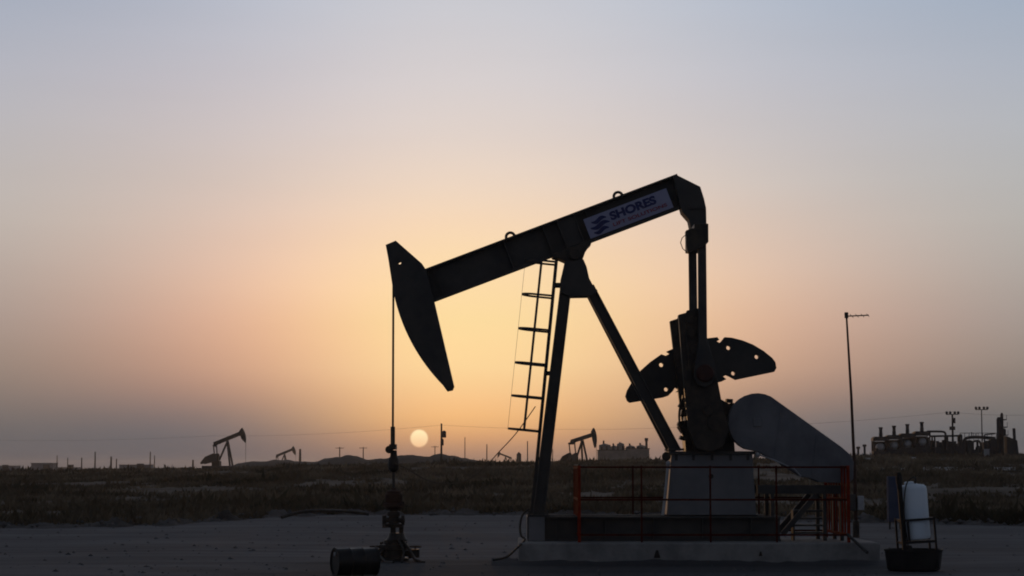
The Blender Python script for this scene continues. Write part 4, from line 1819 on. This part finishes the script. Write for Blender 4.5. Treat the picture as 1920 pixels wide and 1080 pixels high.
def flood(px, ytop, label, Y, r):
    b = at(px, 852, Y)
    X = b.x
    o = thing('floodlight_mast', (X, Y, gz(X, Y)), label, 'light mast', 'floodlight masts at the gas plant')
    zt_ = at(px, ytop, Y).z
    mb = MB()
    mb.tube([(X, Y, gz(X, Y) - .3), (X, Y, zt_)], [r, r * .7], 10)
    mb.build('mast', 'plant', o, smooth=50)
    mb = MB()
    mb.bar((X - .8, Y, zt_), (X + .8, Y, zt_), .1, .1)
    mb.build('crossbar', 'plant', o)
    for s in (-.75, -.3, .3, .75):
        mb = MB()
        mb.box((X + s, Y - .1, zt_ + .2), (.26, .3, .30), Matrix.Rotation(R(20), 3, 'X'))
        mb.build('floodlight', 'plant', o)
    return o


fm = flood(1787, 777, 'thick floodlight mast with a hung box, the left of two at the right plant', PY_ + 6, .16)
mb = MB()
q = Pp(1787, 803, 5.7)
mb.box((q.x - .1, q.y, q.z), (.7, .3, .45))
mb.box((q.x + .1, q.y, q.z + 1.0), (.4, .3, .7))
mb.build('junction_box', 'plant', fm)
flood(1842, 768, 'slim tall floodlight mast, the right of two at the right plant', PY_ + 10, .09)

stk = thing('vent_stack', (Pp(1902, 852).x, PY_ + 4, PZ), 'short dark leaning vent stack at the far right edge', 'stack')
mb = MB()
mb.tube([Pp(1904, 856, 4), Pp(1901, 803, 4)], .2, 12)
mb.build('stack_pipe', 'plant', stk, smooth=50)
mb = MB()
mb.box((Pp(1905, 850).x, PY_ + 4, PZ + .2), (1.4, 1.4, 1.3))
mb.build('stack_base', 'plant', stk)
q = Pp(1850, 848, -14)
mb = MB()
mb.box(q + Vector((0, 0, -.3)), (.55, .5, 1.3))
mb.box(q + Vector((0, 0, .37)), (.65, .6, .06))
tag(mb.build('meter_house', 'silver', origin=Vector((q.x, q.y, gz(q.x, q.y)))), 'small pale meter box standing in front of the process skid', 'meter box')
for k, (px, yt, lab) in enumerate(((1609, 838, 'left of two stubby pipe risers left of the compressor row'), (1621, 834, 'right of two stubby pipe risers left of the compressor row'))):
    p = Pp(px, yt)
    mb = MB()
    mb.tube([(p.x, PY_, PZ - .4), (p.x, PY_, p.z)], .14, 10)
    mb.lathe((p.x, PY_, p.z - .1), [(.2, -.15), (.28, 0), (.2, .15)], 10)
    tag(mb.build('pipe_riser', 'plant', origin=Vector((p.x, PY_, PZ))), lab, 'pipe', 'stubby pipe risers at the plant')
# outbuilding and bank behind the left of the plant
# ------------------------------------------------------------------ tank battery in the haze
BY = 520.0


def Bp(px, py):
    return at(px, py, BY)


BZ = Bp(1150, 862).z - 1.5
tl = ['leftmost storage tank of the hazy tank battery, with a stub vent', 'second storage tank from the left in the hazy tank battery',
      'third storage tank from the left in the hazy tank battery', 'fourth, low storage tank of the hazy tank battery', 'rightmost low storage tank of the hazy battery beside its thin stack']
for k, (pa, pb_, yt, vent) in enumerate(((1123, 1145, 835, 826), (1145, 1158, 838, 0), (1157, 1171, 833, 829), (1174, 1192, 838, 0), (1194, 1212, 837, 0))):
    p, q_ = Bp(pa, yt), Bp(pb_, yt)
    r = (q_.x - p.x) / 2
    cx = (p.x + q_.x) / 2
    o = thing('storage_tank', (cx, BY + k * .5, BZ), tl[k], 'storage tank', 'tanks of the hazy battery')
    mb = MB()
    mb.lathe((cx, BY + k * .5, BZ), [(r, 0), (r, p.z - BZ), (r * .9, p.z - BZ + .12), (.1, p.z - BZ + .45)], 24)
    mb.build('shell', 'tank', o, smooth=40)
    mb = MB()
    vz = (Bp(0, vent).z if vent else p.z + .9)
    mb.tube([(cx - r * .2, BY + k * .5, p.z), (cx - r * .2, BY + k * .5, vz)], .22, 8)
    mb.build('vent', 'plant', o)
for (xa, xb, yt, lab) in ((1119, 1172, 845, 'boxy low treater building at the left foot of the hazy tank battery'), (1171, 1214, 842, 'boxy low pump building at the right foot of the hazy tank battery')):
    p, q = Bp(xa, yt), Bp(xb, yt)
    o = thing('battery_building', ((p.x + q.x) / 2, BY - 5, BZ), lab, 'building', 'low buildings of the hazy battery')
    mb = MB()
    mb.box(((p.x + q.x) / 2, BY - 5, (p.z + BZ) / 2), (q.x - p.x, 4, p.z - BZ))
    mb.build('wall', 'tank', o)
    mb = MB()
    mb.box(((p.x + q.x) / 2, BY - 5, p.z + .08), (q.x - p.x + .3, 4.3, .16))
    mb.build('roof', 'plant', o)
    for t in (.15, .32, .55, .71, .9):
        mb = MB()
        xx = p.x + (q.x - p.x) * t
        mb.cyl((xx, BY - 5, p.z), (xx, BY - 5, p.z + random.uniform(.4, 1.3)), random.uniform(.15, .35), 8)
        mb.build('roof_vent', 'plant', o)
q = Bp(1210, 822)
stt = thing('flare_stack', (q.x, BY - 4, BZ), 'thin stack at the right end of the hazy tank battery', 'stack')
mb = MB()
mb.tube([(q.x, BY - 4, BZ), (q.x, BY - 4, q.z)], .3, 10)
mb.build('stack_pipe', 'plant', stt, smooth=50)
mb = MB()
mb.lathe((q.x, BY - 4, q.z - .8), [(.32, 0), (.45, .2), (.45, .8), (.35, .85)], 10)
mb.build('burner_tip', 'plant', stt)
q = at(973, 850, 700)
mb = MB()
mb.lathe((q.x, 700, gz(q.x, 700)), [(.8, 0), (.8, q.z - gz(q.x, 700) - .3), (.5, q.z - gz(q.x, 700)), (.2, q.z - gz(q.x, 700) + .4)], 14)
tag(mb.build('separator_vessel', 'plant', origin=Vector((q.x, 700, gz(q.x, 700)))), 'stubby dark upright vessel on the skyline left of the ladder foot', 'vessel')


# ------------------------------------------------------------------ far sheds at left
def shed(x0_, x1_, yt, Y, label, arched=False):
    p, q_ = at(x0_, yt, Y), at(x1_, yt, Y)
    cx = (p.x + q_.x) / 2
    zb = gz(cx, Y) - .5
    w = q_.x - p.x
    o = thing('shed', (cx, Y, zb), label, 'shed', 'sheds on the far left skyline')
    hgt = p.z - zb
    mb = MB()
    if arched:
        mb.box((cx, Y, zb + hgt * .35), (w, 8, hgt * .7))
    else:
        mb.box((cx, Y, zb + hgt * .47), (w, 8, hgt * .94))
    mb.build('wall', 'shed', o)
    mb = MB()
    if arched:
        pts = [(cx - w / 2 - .2, zb + hgt * .7)] + [(cx + w / 2 * -math.cos(math.pi * k / 10), zb + hgt * .72 + hgt * .28 * math.sin(math.pi * k / 10)) for k in range(11)] + [(cx + w / 2 + .2, zb + hgt * .7)]
        mb.prism(pts, Y - 4.2, Y + 4.2)
    else:
        mb.box((cx, Y, zb + hgt * .97), (w + .5, 8.5, hgt * .06))
    mb.build('roof', 'shed', o)
    mb = MB()
    mb.box((cx + w * .2, Y - 4.02, zb + 1.6), (2.4, .05, 2.6))
    mb.build('door', 'plant', o)
    return o


shed(63, 104, 868, 760, 'flat roofed grey shed on the far left skyline')
shed(228, 284, 871, 700, 'long low arched shed on the left skyline')
shed(-30, 34, 873, 800, 'long low shed cut by the left edge of the picture')
shed(105, 150, 876, 820, 'lowest long shed on the skyline just right of the flat roofed one')

# pipeline lying along the pad's edge
mb = MB()
mb.tube(smooth_pts([at(528, 970, 72), at(560, 961, 72.5), at(600, 957.5, 73), at(650, 959, 74), at(692, 964, 74)], 6), .06, 8)
tag(mb.build('pipeline', 'grease', smooth=60, origin=at(600, 957, 80)), 'black pipe arching along the pad edge left of the wellhead', 'pipe')

# ------------------------------------------------------------------ dusty air
hz = MB()
hz.box((0, 1970, 5.75), (3400, 4120, 16.5))
hm = bpy.data.materials.new('haze')
hm.use_nodes = True
ht = hm.node_tree
ht.nodes.clear()
pv_ = ht.nodes.new('ShaderNodeVolumePrincipled')
pv_.inputs['Color'].default_value = (0.90, 0.86, 0.82, 1)
pv_.inputs['Density'].default_value = 0.00014
pv_.inputs['Anisotropy'].default_value = 0.7
ho = ht.nodes.new('ShaderNodeOutputMaterial')
ht.links.new(pv_.outputs[0], ho.inputs['Volume'])
M['haze'] = hm
ho_ = hz.build('haze', 'haze')
ho_['kind'] = 'stuff'

for o in bpy.data.objects:
    if '_o' in o:
        del o['_o']
